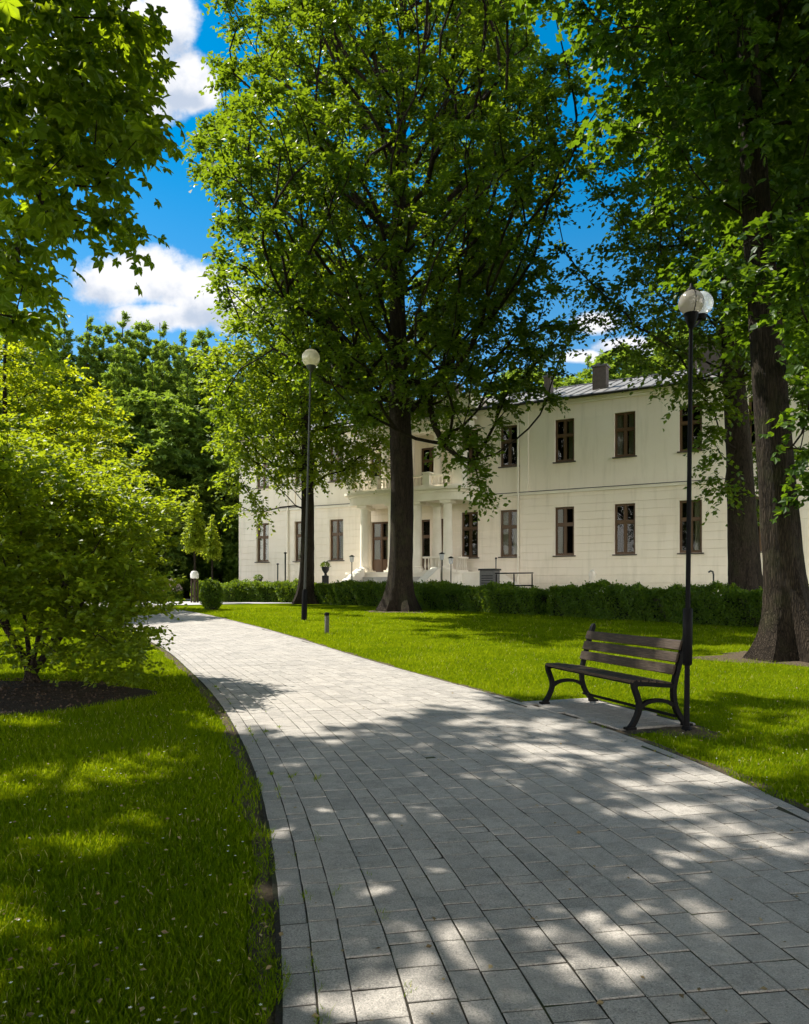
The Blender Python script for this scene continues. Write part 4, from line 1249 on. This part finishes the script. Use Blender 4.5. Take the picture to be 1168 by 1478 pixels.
# ------------------------------------------------------------------ lamps, bollard
def sphere_prof(r, zc, n=12, cut=.15):
    a = np.linspace(-math.pi/2+cut, math.pi/2-cut, n); return [(r*math.cos(t), zc+r*math.sin(t)) for t in a]
def near_lamp():
    b = gp(991, 1058); Y = b[1]; top = EYE+(HY-420)/F*Y
    L = thing('street_lamp', 'slim black lamp post with two glass globes beside the bench', 'street lamp', (b[0],b[1],0))
    lean = (998-991)/F*Y; H = top-.02; zc = EYE+(HY-437)/F*Y; r = .118
    def ax(z): return (lean*z/H, 0, z)
    m = MB(); m.tube([ax(.0),ax(.12),ax(1.02),ax(zc-r-.10)], [.030,.027,.023,.019], 14)
    m.build('pole', M['pole'], L, True)
    m = MB(); z1 = EYE-(905-HY)/F*Y + .18; z0 = EYE-(960-HY)/F*Y
    m.tube([ax(z0-.0),ax(z0+.012),ax(z1-.012),ax(z1)], [.036,.045,.045,.036], 14); m.build('sleeve', M['pole'], L, True)
    m = MB(); m.lathe([(.075,-.01),(.075,.018),(.045,.045),(.036,.07)], 0, 0, 16); m.build('base_plate', M['pole'], L, True)
    x, y, _ = ax(zc)
    m = MB(); m.lathe([(.022,zc-r-.13),(.03,zc-r-.11),(.062,zc-r-.02),(.066,zc-r+.018)], x, y, 16); m.build('collar', M['pole'], L, True)
    m = MB(); m.lathe(sphere_prof(r, zc, 16), x, y, 28); gl = m.build('globe', M['globe_dim'], L, True)
    m = MB(); m.lathe([(.05,zc+r-.008),(.045,zc+r+.006),(.018,zc+r+.03),(.012,zc+r+.06),(.002,zc+r+.07)], x, y, 14); m.build('cap', M['pole'], L, True)
    m = MB(); aa = np.linspace(-1.35,1.35,17); m.tube([(x, y-(r+.002)*math.cos(t), zc+(r+.002)*math.sin(t)) for t in aa], .004, 5); m.build('band', M['pole'], L)
    # second globe on a short arm behind
    x2, y2 = x+.16, y+.17
    m = MB(); m.tube([(x,y,zc-r-.09),(x+.08,y+.09,zc-r-.075),(x2,y2,zc-r+.025)], .012, 8); m.build('arm', M['pole'], L, True)
    m = MB(); m.lathe(sphere_prof(r*.98, zc+.055, 16), x2, y2, 28); m.build('globe', M['globe_clear'], L, True)
    m = MB(); m.lathe([(.05,zc-r+.02),(.055,zc-r+.065),(.035,zc-r+.075),(.032,zc+.07),(.02,zc+.10)], x2, y2, 12); m.build('lamp_holder', M['pole'], L, True)
near_lamp()
def far_lamp():
    b = gp(439, 895); Y = b[1]; zc = EYE+(HY-517)/F*Y-b[2]; r = 13/F*Y
    L = thing('street_lamp', 'tall grey lamp post with a single white globe at the edge of the lawn', 'street lamp', b)
    lean = (449-439)/F*Y
    def ax(z): return (lean*z/zc, 0, z)
    m = MB(); m.tube([ax(.9),ax(2.5),ax(zc-r-.1)], [.046,.040,.030], 12); m.build('pole', M['grey_metal'], L, True)
    m = MB(); m.tube([ax(-.05),ax(.02),ax(1.0),ax(1.08)], [.11,.10,.095,.06], 14); m.build('base', M['pole'], L, True)
    x, y, _ = ax(zc)
    m = MB(); m.lathe([(.04,zc-r-.16),(.09,zc-r-.10),(.16,zc-r+.0),(.17,zc-r+.05)], x, y, 16); m.build('collar', M['grey_metal'], L, True)
    m = MB(); m.lathe(sphere_prof(r, zc, 16, .1), x, y, 26); m.build('globe', M['globe'], L, True)
far_lamp()
def bollard():
    b = gp(472, 914); Y = b[1]; h = 30/F*Y
    o = thing('bollard', 'short dark wooden bollard on the lawn near the path edge', 'bollard', b)
    m = MB(); m.lathe([(.062,-.05),(.062,h*.80),(.058,h*.81),(.058,h*.84),(.064,h*.85)], 0, 0, 14); m.build('post', M['post_green'], o, True)
    m = MB(); m.lathe([(.066,h*.851),(.068,h*.95),(.05,h*1.0),(.01,h*1.01)], 0, 0, 14); m.build('cap', M['pole'], o, True)
bollard()

# ------------------------------------------------------------------ mansion
def mansion():
    ang = math.atan2(-.496, .868)
    B = thing('mansion', 'long two storey cream stucco mansion with brown windows and columned entrance porch', 'mansion', (10.65,38.4,0), ang)
    X0, X1 = -25.4, 13.5; D = 12.5
    zb, zs, ze = .15, 6.5, 11.35
    LOW = (3.04, 5.65); UP = (8.07, 10.36); W = 1.06
    lows = [-23.3,-20.05,-17.24,-7.97,-5.56,-2.40,.78,3.97,7.1,10.3]
    ups = [-23.3,-20.05,-17.24,-7.97,-5.56,-2.40,.78,3.97,7.1,10.3]
    doors = [(-13.95,1.35),(-11.15,1.25),(-9.75,.8)]
    updoors = [(-14.1,1.2),(-12.35,1.2),(-10.55,1.2)]
    op = []  # x0,x1,z0,z1
    for x in lows: op.append((x-W/2, x+W/2, *LOW))
    for x in ups: op.append((x-W/2, x+W/2, *UP))
    for x, w in doors: op.append((x-w/2, x+w/2, 2.2, 5.35))
    for x, w in updoors: op.append((x-w/2, x+w/2, 7.0, 9.6))
    xs_ = sorted({X0, X1} | {o[0] for o in op} | {o[1] for o in op}); zs_ = sorted({zb, ze, zs} | {o[2] for o in op} | {o[3] for o in op})
    m = MB()
    def is_open(xc, zc): return any(o[0] < xc < o[1] and o[2] < zc < o[3] for o in op)
    for i in range(len(xs_)-1):
        for j in range(len(zs_)-1):
            a, b_, c, d = xs_[i], xs_[i+1], zs_[j], zs_[j+1]
            if not is_open((a+b_)/2, (c+d)/2): m.quad((a,0,c),(b_,0,c),(b_,0,d),(a,0,d))
    for (a, b_, c, d) in op:
        t = .30
        m.quad((a,0,c),(a,0,d),(a,t,d),(a,t,c)); m.quad((b_,0,d),(b_,0,c),(b_,t,c),(b_,t,d))
        m.quad((a,0,d),(b_,0,d),(b_,t,d),(a,t,d)); m.quad((b_,0,c),(a,0,c),(a,t,c),(b_,t,c))
    # other sides
    m.quad((X0,D,zb),(X0,0,zb),(X0,0,ze),(X0,D,ze)); m.quad((X1,0,zb),(X1,D,zb),(X1,D,ze),(X1,0,ze)); m.quad((X1,D,zb),(X0,D,zb),(X0,D,ze),(X1,D,ze))
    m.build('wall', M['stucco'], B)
    # rusticated courses, proud of the wall
    m = MB(); p = .022; ch = .42; gp_ = .022
    z = 1.15
    courses = []
    while z < 6.25: courses.append((z, min(z+ch-gp_, 6.32))); z += ch
    lowops = sorted([o for o in op if o[2] < 6])
    for (c0, c1) in courses:
        x = X0-.02
        spans = []
        # columns of free wall between openings, and leftovers above/below openings
        for o in lowops:
            spans.append((x, o[0], c0, c1)); x = o[1]
            if c1 <= o[2] or c0 >= o[3]: spans.append((o[0], o[1], c0, c1))
            elif c0 < o[2] < c1 and o[2]-c0 > .04: spans.append((o[0], o[1], c0, o[2]))
            elif c0 < o[3] < c1 and c1-o[3] > .04: spans.append((o[0], o[1], o[3], c1))
        spans.append((x, X1+.02, c0, c1))
        for (a, b_, c, d) in spans:
            if b_-a > .01:
                m.add([(a,-p,c),(b_,-p,c),(b_,-p,d),(a,-p,d),(a,-.002,c-.008),(b_,-.002,c-.008),(b_,-.002,d+.008),(a,-.002,d+.008)],
                      [[(0,1,2,3),(4,5,1,0),(3,2,6,7),(4,0,3,7),(1,5,6,2)]])
    m.build('rusticated_facing', M['stucco'], B)
    m = MB(); m.box(X0-.05, X1+.05, -.09, -.003, .10, 1.12); m.build('plinth', M['stucco'], B, bevel=.02)
    m = MB(); m.box(X0-.06, X1+.06, -.085, -.003, 6.40, 6.50); m.box(X0-.06,X1+.06,-.055,-.003,6.503,6.56); m.build('string_course', M['trim'], B, bevel=.012)
    m = MB(); m.box(X0-.07, X1+.07, -.10, -.004, 6.563, 6.588); m.build('flashing', M['gutter'], B)
    # cornice and gutter
    m = MB(); m.box(X0-.06, X1+.06, -.07, D+.1, 11.10, 11.22); m.box(X0-.12, X1+.12, -.13, D+.2, 11.223, 11.33); m.box(X0-.20,X1+.20,-.20,D+.3,11.333,11.42)
    m.build('cornice', M['trim'], B, bevel=.015)
    m = MB(); m.tube([(X0-.25,-.29,11.40),(X1+.25,-.29,11.40)], .085, 10); m.build('gutter', M['gutter'], B, True)
    # hipped roof with standing seams
    e = .27; R0, R1, yr, zr = X0+5, X1-5, D/2, 13.75; z0 = 11.425
    m = MB()
    a = (X0-e,-e,z0); b_ = (X1+e,-e,z0); c = (X1+e,D+e,z0); d = (X0-e,D+e,z0); r0 = (R0,yr,zr); r1 = (R1,yr,zr)
    m.quad(a, b_, r1, r0); m.quad(c, d, r0, r1); m.add([d,a,r0],[[(0,1,2)]]); m.add([b_,c,r1],[[(0,1,2)]])
    sl = (zr-z0)/(yr+e)
    x = X0+.2
    while x < X1:
        # length until the hip
        lim = yr+e
        if x < R0: lim = (x-(X0-e))/(R0-(X0-e))*(yr+e)
        if x > R1: lim = ((X1+e)-x)/((X1+e)-R1)*(yr+e)
        y1 = -e+lim
        m.add([(x-.014,-e,z0+.002),(x+.014,-e,z0+.002),(x+.014,y1,z0+sl*lim+.002),(x-.014,y1,z0+sl*lim+.002),(x-.014,-e,z0+.04),(x+.014,-e,z0+.04),(x+.014,y1,z0+sl*lim+.04),(x-.014,y1,z0+sl*lim+.04)],
              [[(0,3,2,1),(4,5,6,7),(0,1,5,4),(1,2,6,5),(2,3,7,6),(3,0,4,7)]])
        x += .62
    roof = m.build('roof', M['roof'], B)
    for (x, y, w, h, t) in ((-1.05,2.2,.75,1.15,'b'),(-4.15,2.6,.38,.95,'b'),(3.75,1.9,.42,1.55,'p'),(4.75,3.0,1.5,1.6,'b'),(-9.6,1.4,.75,1.3,'b'),(-17,3,.8,1.2,'b')):
        zr_ = z0+sl*(y+e)
        m = MB(); m.box(x-w/2, x+w/2, y-.3, y+.3, zr_-.35, zr_+h); ck = m.build('chimney', M['chimney_brick'], roof, bevel=.01)
        m = MB(); m.box(x-w/2-.07, x+w/2+.07, y-.37, y+.37, zr_+h+.002, zr_+h+.10); m.box(x-w/4, x+w/4, y-.16, y+.16, zr_+h+.102, zr_+h+.25)
        o = m.build('chimney_cap', M['chimney_cap'], roof)
    # lead flashing/ridge
    m = MB(); m.tube([(R0,yr,zr+.02),(R1,yr,zr+.02)], .06, 8); m.build('ridge_cap', M['gutter'], roof, True)
    # pilaster strip and downpipe
    for x in (-4.66,-20.75+0.0):
        m = MB(); m.box(x-.24, x+.24, -.075, -.003, 6.565, 11.055); m.build('pilaster', M['stucco'], B, bevel=.01)
        m = MB(); m.tube([(x-.33,-.13,.2),(x-.33,-.13,11.0)], .05, 8); m.build('downpipe', M['trim'], B, True)
    # windows
    rng = random.Random(4)
    def window(x, w, z0, z1, transom=.66, sill=True, door=False, curt=0):
        t = .07; y0, y1 = .13, .20
        m = MB()
        m.box(x-w/2, x-w/2+t, y0, y1, z0, z1); m.box(x+w/2-t, x+w/2, y0, y1, z0, z1)
        m.box(x-w/2+t, x+w/2-t, y0, y1, z1-t, z1); m.box(x-w/2+t, x+w/2-t, y0, y1, z0, z0+t*1.2)
        zt = z0+(z1-z0)*transom
        m.box(x-w/2+t, x+w/2-t, y0-.02, y1, zt-.055, zt+.055)
        m.box(x-.05, x+.05, y0-.012, y1, z0+t*1.2, zt-.055); m.box(x-.045, x+.045, y0-.008, y1, zt+.055, z1-t)
        s = .045
        for sx in (-1, 1):   # sashes
            xa = x + sx*.05; xb = x + sx*(w/2-t)
            lo, hi = min(xa,xb), max(xa,xb)
            for (za, zc) in ((z0+t*1.2, zt-.055), (zt+.055, z1-t)):
                m.box(lo, lo+s, y0+.02, y1-.01, za, zc); m.box(hi-s, hi, y0+.02, y1-.01, za, zc)
                m.box(lo+s, hi-s, y0+.02, y1-.01, za, za+s); m.box(lo+s, hi-s, y0+.02, y1-.01, zc-s, zc)
        if door:
            m.box(x-w/2+t, x+w/2-t, y0+.012, y1-.005, z0+t*1.2+.05, z0+.85)
        wn = m.build('door' if door else 'window', M['frame_wood'], B)
        m = MB(); m.box(x-w/2+t*.5, x+w/2-t*.5, .168, .174, z0+t*.5, z1-t*.5); m.build('pane', M['glass'], wn)
        if sill:
            m = MB(); m.box(x-w/2-.09, x+w/2+.09, -.13, .125, z0-.065, z0-.003); m.build('sill', M['sill'], wn, bevel=.01)
        m = MB(); yb = 1.3   # dark room behind
        a, b2 = x-w/2-.15, x+w/2+.15
        m.quad((a,yb,z0-.1),(b2,yb,z0-.1),(b2,yb,z1+.1),(a,yb,z1+.1)); m.quad((a,.31,z0-.1),(a,yb,z0-.1),(a,yb,z1+.1),(a,.31,z1+.1)); m.quad((b2,yb,z0-.1),(b2,.31,z0-.1),(b2,.31,z1+.1),(b2,yb,z1+.1))
        m.quad((a,.31,z1+.1),(a,yb,z1+.1),(b2,yb,z1+.1),(b2,.31,z1+.1)); m.quad((a,yb,z0-.1),(a,.31,z0-.1),(b2,.31,z0-.1),(b2,yb,z0-.1))
        m.build('recess', M['interior'], wn)
        if curt:
            m = MB()
            for sx in ((-1,1) if curt == 2 else ((-1,) if curt == 1 else (1,))):
                n = 15; xx = np.linspace(x+sx*(w/2-.06), x+sx*(w/2-.06-w*.30), n); yy = .25+.022*np.sin(np.arange(n)*1.9)
                V = [(xx[i],yy[i],z0+.1) for i in range(n)]+[(xx[i],yy[i],z1-.08) for i in range(n)]
                m.add(V, [[(i,i+1,n+i+1,n+i) for i in range(n-1)]])
            m.build('curtain', M['curtain'], wn, True)
    for k, x in enumerate(lows): window(x, W, *LOW, .64, curt=(2,1,2,0,2,1,0,3,2,0)[k])
    for k, x in enumerate(ups): window(x, W, *UP, .62, curt=(0,2,1,0,0,3,2,0,0,1)[k])
    for x, w in doors: window(x, w, 2.2, 5.35, .68, False, True, 2 if w > 1.3 else 0)
    for x, w in updoors: window(x, w, 7.0, 9.6, .70, False, True)
    # ---------------- portico
    PX0, PX1, PY = -14.9, -7.35, -2.5
    def rrect(x0, x1, yf, r, n=7):
        pts = [(x0, -.004)]
        for k in range(n+1):
            a = math.pi + k/n*math.pi/2; pts.append((x0+r+r*math.cos(a), yf+r+r*math.sin(a)))
        for k in range(n+1):
            a = 1.5*math.pi + k/n*math.pi/2; pts.append((x1-r+r*math.cos(a), yf+r+r*math.sin(a)))
        pts.append((x1, -.004)); return pts
    m = MB(); m.prism(rrect(PX0-.15,PX1+.15,PY-.15,.8), .1, 2.08); m.prism(rrect(PX0-.22,PX1+.22,PY-.22,.85), 2.083, 2.2); pod = m.build('porch_base', M['trim'], B)
    m = MB(); m.prism(rrect(PX0,PX1,PY,.75), 6.12, 6.55); m.prism(rrect(PX0-.08,PX1+.08,PY-.08,.8), 6.553, 6.70); m.prism(rrect(PX0-.28,PX1+.28,PY-.28,.95), 6.703, 6.86); m.prism(rrect(PX0-.16,PX1+.16,PY-.16,.88), 6.863, 6.94)
    m.build('entablature', M['trim'], B)
    def column(x, y, z0, z1, r=.27, nm='column'):
        m = MB(); H = z1-z0
        m.box(x-r*1.35, x+r*1.35, y-r*1.35, y+r*1.35, z0, z0+.12)
        zz = np.linspace(z0+.32, z1-.30, 9); rr = [r*(1-.16*max(0.0,(q-z0-.32)/(H-.62))**1.6) for q in zz]
        prof = [(r*1.28,z0+.123),(r*1.30,z0+.19),(r*1.1,z0+.22),(r*1.16,z0+.26),(r*1.06,z0+.31)] + list(zip(rr, zz)) + [(r*.90,z1-.26),(r*.86,z1-.22),(r*1.12,z1-.14)]
        m.lathe(prof, x, y, 24)
        m.box(x-r*1.25, x+r*1.25, y-r*1.25, y+r*1.25, z1-.138, z1-.002)
        return m.build(nm, M['trim'], B, True)
    for (x, y) in ((-13.8,PY+.45),(-8.35,PY+.45),(-11.9,PY+.45),(-10.25,PY+.45),(-9.55,-1.0),(-14.35,-.9)): column(x, y, 2.2, 6.12)
    # lower balustrades right side
    def balustrade(p0, p1, z0, h, nm='balustrade'):
        m = MB(); p0 = np.array(p0); p1 = np.array(p1); L = np.linalg.norm(p1-p0); d = (p1-p0)/L; nn = np.array([-d[1],d[0]])
        for (za, zc, hw) in ((z0,z0+.09,.10),(z0+h-.10,z0+h,.12)):
            m.prism([tuple(p0-nn*hw), tuple(p1-nn*hw), tuple(p1+nn*hw), tuple(p0+nn*hw)], za, zc)
        k = max(2, int(L/.2))
        for i in range(k):
            q = p0+d*(L*(i+.5)/k)
            m.lathe([(.045,z0+.092),(.03,z0+.16),(.062,z0+h*.38),(.03,z0+h*.7),(.045,z0+h-.102)], q[0], q[1], 8)
        return m.build(nm, M['trim'], B, True)
    balustrade((-9.85,PY+.42),(-8.75,PY+.42), 2.202, .85); balustrade((-8.0,PY+.75),(-8.0,-.35), 2.202, .85)
    # balcony on top
    ztop = 6.942
    def pier(x, y, z0, h, w=.5):
        m = MB(); m.box(x-w/2,x+w/2,y-w/2,y+w/2,z0,z0+h); m.box(x-w/2-.05,x+w/2+.05,y-w/2-.05,y+w/2+.05,z0+h+.002,z0+h+.09); m.build('pier', M['trim'], B, bevel=.012)
    for x in (-14.55,-12.9,-11.2,-9.5): pier(x, PY+.28, ztop, .70, .40)
    pier(-7.85, PY+.95, ztop, 1.9, .62)
    for (a, b_) in ((-14.33,-13.12),(-12.68,-11.42),(-10.98,-9.72)): balustrade((a,PY+.28),(b_,PY+.28), ztop, .68)
    balustrade((-9.28,PY+.28),(-8.2,PY+.75), ztop, .68)
    # upper loggia: columns and entablature carrying the raised attic
    for x in (-13.3,-11.5,-9.75,-8.6): column(x, -.55, ztop, 10.3, .24)
    m = MB(); m.box(-15.0,-7.6,-.95,-.10,10.302,10.85); m.box(-15.15,-7.45,-1.1,-.10,10.853,11.0); m.build('loggia_beam', M['trim'], B, bevel=.012)
    m = MB(); m.box(-15.3,-7.3,-1.25,1.2,11.45,11.95); m.box(-15.5,-7.1,-1.45,1.3,11.953,12.12); m.build('attic', M['trim'], B, bevel=.012)
    # stairs with parapets
    n = 10
    m = MB()
    for k in range(n):
        z1 = 2.08-(k)*.170; m.box(-13.3,-9.0, PY-.24-(k+1)*.30, PY-.24-k*.30-(.0 if k else .0), .05+.002*k, z1-.165)
    st = m.build('stairs', M['stone_step'], B, bevel=.012)
    for (x0, x1) in ((-13.85,-13.32),(-8.98,-8.45)):
        m = MB(); yA = PY-.25; L = 3.3
        V = [(x0,yA,.05),(x1,yA,.05),(x1,yA-L,.05),(x0,yA-L,.05),(x0,yA,2.45),(x1,yA,2.45),(x1,yA-L,.95),(x0,yA-L,.95)]
        m.add(V, [[(0,1,2,3),(7,6,5,4),(4,5,1,0),(5,6,2,1),(6,7,3,2),(7,4,0,3)]]); m.build('stair_parapet', M['trim'], B, bevel=.02)
    # sloping ramp wall on the right of the porch
    m = MB(); y0 = -2.75
    y1 = -.12; y0 = -2.3
    V = [(-8.1,y1,.1),(-4.4,y1,.1),(-4.4,y0,.1),(-8.1,y0,.1),(-8.1,y1,2.12),(-5.9,y1,2.12),(-5.9,y0,2.12),(-8.1,y0,2.12),(-4.4,y1,1.2),(-4.4,y0,1.2)]
    m.add(V, [[(7,6,5,4),(6,9,8,5),(0,4,7,3),(1,2,9,8)], [(3,7,6,9,2)], [(0,1,8,5,4)]]); m.build('ramp_wall', M['trim'], B, bevel=.02)
    return B
mansion()

# ------------------------------------------------------------------ small things along the mansion's foot
def near_wall():
    def loc(px, Y): return np.array([(px-CX)/F*Y, Y, float(g(Y))])
    def zt(py, Y): return EYE+(HY-py)/F*Y
    def lantern(label, px, Y, top):
        b = loc(px, Y); h = zt(top, Y)-b[2]
        o = thing('garden_lantern', label, 'lantern', b, 0)
        m = MB(); m.lathe([(.07,-.02),(.05,.06),(.028,.12),(.024,h-.42),(.04,h-.38)], 0, 0, 10); m.build('post', M['pole'], o, True)
        m = MB(); m.lathe([(.09,h-.378),(.13,h-.12),(.10,h-.10)], 0, 0, 8); m.build('lamp_glass', M['globe_clear'], o)
        m = MB(); m.lathe([(.17,h-.098),(.10,h-.04),(.02,h)], 0, 0, 8); m.build('cap', M['pole'], o)
    lantern('small black garden lantern left of the entrance stairs', 508, 40.0, 801)
    lantern('small black garden lantern standing at the right flank of the entrance stairs', 638, 37.0, 797)
    lantern('small black garden lantern right beside the porch column on the right', 651, 37.6, 803)
    def pole(label, px, Y, top, r=.03):
        b = loc(px, Y); h = zt(top, Y)-b[2]
        o = thing('metal_pole', label, 'pole', b)
        m = MB(); m.tube([(0,0,-.05),(0,0,h)], r, 8); m.build('shaft', M['grey_metal'], o, True)
        m = MB(); m.lathe([(r*1.8,h),(r*2.0,h+.05),(r,h+.08)], 0, 0, 8); m.build('cap', M['pole'], o, True)
    pole('thin grey pole before the left wing of the mansion', 412, 43.5, 799, .05)
    pole('short thin grey pole before the left wing, next to the taller one', 401, 44.5, 815, .04)
    pole('thin pole beside the grey machine box right of the porch', 716, 34.2, 807, .025)
    def bentpipe(label, px, Y, top):
        b = loc(px, Y); h = zt(top, Y)-b[2]
        o = thing('bent_pipe', label, 'pipe', b)
        m = MB(); m.tube([(0,0,-.05),(0,0,h-.15),(-.03,0,h-.03),(-.12,0,h),(-.2,0,h-.06)], .035, 8); m.build('shaft', M['grey_metal'], o, True)
        m = MB(); m.lathe([(.07,.0),(.07,.04),(.04,.06)], 0, 0, 10); m.build('foot', M['grey_metal'], o, True)
    bentpipe('bent grey vent pipe behind the hedge by the right wing', 1030, 29.5, 824)
    def stonepost(label, px, Y, top):
        b = loc(px, Y); h = zt(top, Y)-b[2]
        o = thing('stone_post', label, 'post', b)
        m = MB(); m.lathe([(.19,-.03),(.19,.2),(.15,.26),(.13,h-.3),(.17,h-.24),(.17,h-.18)], 0, 0, 12); m.build('shaft', M['trim'], o, True)
        m = MB(); m.lathe([(.10,h-.178),(.12,h-.1),(.06,h-.02),(.01,h)], 0, 0, 12); m.build('finial', M['trim'], o, True)
    stonepost('white stone post peeking over the hedge by the right wing', 855, 31.8, 822)
    # grey cabinet with railing
    Y = 34.0; b = loc(707, Y)
    o = thing('utility_box', 'grey metal utility box beside the end of the ramp wall', 'utility box', b, math.radians(-30))
    m = MB(); m.box(-.38,.38,-.3,.3,-.05,1.72); m.build('cabinet', M['chimney_cap'], o, bevel=.02)
    m = MB(); m.box(-.43,.43,-.35,.35,1.722,1.80); m.build('lid', M['gutter'], o, bevel=.01)
    m = MB()
    for k in range(6): m.box(-.28,.28,-.312,-.302,.9+k*.11,.95+k*.11)
    m.build('louvre', M['gutter'], o)
    o = thing('metal_railing', 'low dark metal railing right of the utility box', 'railing', loc(742, 33.0), math.radians(-30))
    for k in range(2):
        m = MB(); m.tube([(-.9,0,1.05+k*.55),(.9,0,1.05+k*.55)], .028, 8); m.build('rail', M['pole'], o, True)
    for x in (-.85,0,.85):
        m = MB(); m.tube([(x,0,-.05),(x,0,1.56)], .032, 8); m.build('upright', M['pole'], o, True)
    def urn(label, px, Y, top):
        b = loc(px, Y); h = zt(top, Y)-b[2]
        o = thing('garden_urn', label, 'urn', b)
        m = MB(); m.box(-.18,.18,-.18,.18,-.03,h-.62); m.build('pedestal', M['gutter'], o, bevel=.01)
        m = MB(); m.lathe([(.12,h-.618),(.06,h-.52),(.20,h-.30),(.22,h-.16),(.26,h-.12)], 0, 0, 14); m.build('bowl', M['gutter'], o, True)
        rng = np.random.default_rng(int(px)); v = nrm(rng.normal(0,1,(160,3))); v[:,2] = np.abs(v[:,2])
        hedge_leaves(v*.24+np.array([0,0,h-.12]), v, 160, .10, rng, 'foliage', o)
    urn('dark planted urn by the corner of the left wing', 373, 44.5, 833)
    urn('dark planted urn by the sloping wall left of the stairs', 470, 41.5, 815)
near_wall()

# ------------------------------------------------------------------ litter on lawn and path
def litter():
    rng = np.random.default_rng(77)
    n = 1500
    y = 1.8*(12/1.8)**rng.random(n)
    x = (rng.random(n)*2-1)*(.6*y+.5)
    path = (x > Lx(y)) & (x < Rx(y))
    keep = (~path) | (rng.random(n) < .28)
    keep &= bed_r(x, y) > .2
    x, y, path = x[keep], y[keep], path[keep]; n = len(x)
    z = g(y) + np.where(path, .024, .040)
    P = np.stack([x,y,z],1); A = rng.normal(0,1,(n,3)); A[:,2] *= .15; N = np.array([0,0,1.0])+rng.normal(0,.3,(n,3))
    mat = leaf_mat('dry_leaf', (.10,.065,.03), (.34,.27,.14), (.25,.18,.06), .25, .7)
    o = link('leaf_litter', leaves_mesh('leaf_litter', P, A, N, .010+.022*rng.random(n), rng.random(n), LEAF_SIMPLE, mat))
    tag(o, 'tiny dry leaves scattered on the lawn and path', 'litter', kind='stuff')
    # bark chips on the bed
    n = 2600; a = rng.random(n)*6.283; r = np.sqrt(rng.random(n))
    x = BED_C[0]+2.25*r*np.cos(a); y = BED_C[1]+1.7*r*np.sin(a)
    P = np.stack([x,y,g(y)+.03+.05*(1-r*r)],1); A = rng.normal(0,1,(n,3)); A[:,2]*=.3; N = np.array([0,0,1.0])+rng.normal(0,.5,(n,3))
    mat = leaf_mat('bark_chip', (.018,.011,.007), (.080,.054,.034), (.02,.02,.01), .05, .9)
    o = link('bark_chips', leaves_mesh('bark_chips', P, A, N, .02+.03*rng.random(n), rng.random(n), LEAF_SIMPLE, mat))
    tag(o, 'loose brown bark chips on the soil bed under the shrub', 'bark chips', kind='stuff')
litter()

def weeds():
    rng = np.random.default_rng(88); n = 520
    y = 1.9*(11/1.9)**rng.random(n); x = (rng.random(n)*2-1)*(.6*y+.6)
    ok = ((x < Lx(y)-.05) | (x > Rx(y)+.05)) & ~(in_pad(x,y) & (x > 0)) & (bed_r(x,y) > 1.05)
    x, y = x[ok], y[ok]; n = len(x); K = 6
    az = rng.random((n,1))*6.283 + np.arange(K)*6.283/K + rng.normal(0,.25,(n,K))
    P = np.stack([np.repeat(x[:,None],K,1), np.repeat(y[:,None],K,1), np.repeat(g(y)[:,None],K,1)+.018+.012*rng.random((n,K))], -1).reshape(-1,3)
    A = np.stack([np.cos(az), np.sin(az), .35+.3*rng.random((n,K))], -1).reshape(-1,3); N = np.array([0,0,1.0])+rng.normal(0,.15,(n*K,3))
    size = np.repeat(.012+.020*rng.random(n), K)*(.7+.5*rng.random(n*K))
    mat = leaf_mat('weed_leaf', (.045,.090,.004), (.120,.170,.008), (.28,.36,.01), .35, .7, .0)
    o = link('lawn_weeds', leaves_mesh('lawn_weeds', P, A, N, size, rng.random(n*K), LEAF_SIMPLE, mat))
    tag(o, 'broad leaved weeds and clover growing among the grass', 'weeds', kind='stuff')
    n = 420
    y = 2.2*(14/2.2)**rng.random(n); x = (rng.random(n)*2-1)*(.6*y+.6)
    ok = ((x < Lx(y)-.05) | (x > Rx(y)+.05)) & ~(in_pad(x,y) & (x > 0)) & (bed_r(x,y) > 1.05)
    x, y = x[ok], y[ok]; n = len(x); K = 5
    az = np.arange(K)*6.283/K + rng.random((n,1))
    P = np.stack([np.repeat(x[:,None],K,1), np.repeat(y[:,None],K,1), np.repeat((g(y)+.045+.02*rng.random(n))[:,None],K,1)], -1).reshape(-1,3)
    A = np.stack([np.cos(az), np.sin(az), .5+0*az], -1).reshape(-1,3); N = np.array([0,0,1.0])+rng.normal(0,.2,(n*K,3))
    mat = leaf_mat('clover_petal', (.55,.52,.40), (.78,.76,.66), (.6,.6,.5), .25, .6, .1)
    o = link('clover_blossom', leaves_mesh('clover_blossom', P, A, N, np.full(n*K,.0085), rng.random(n*K), LEAF_SIMPLE, mat))
    tag(o, 'tiny white clover flowers scattered over the lawns', 'flowers', kind='stuff')
weeds()
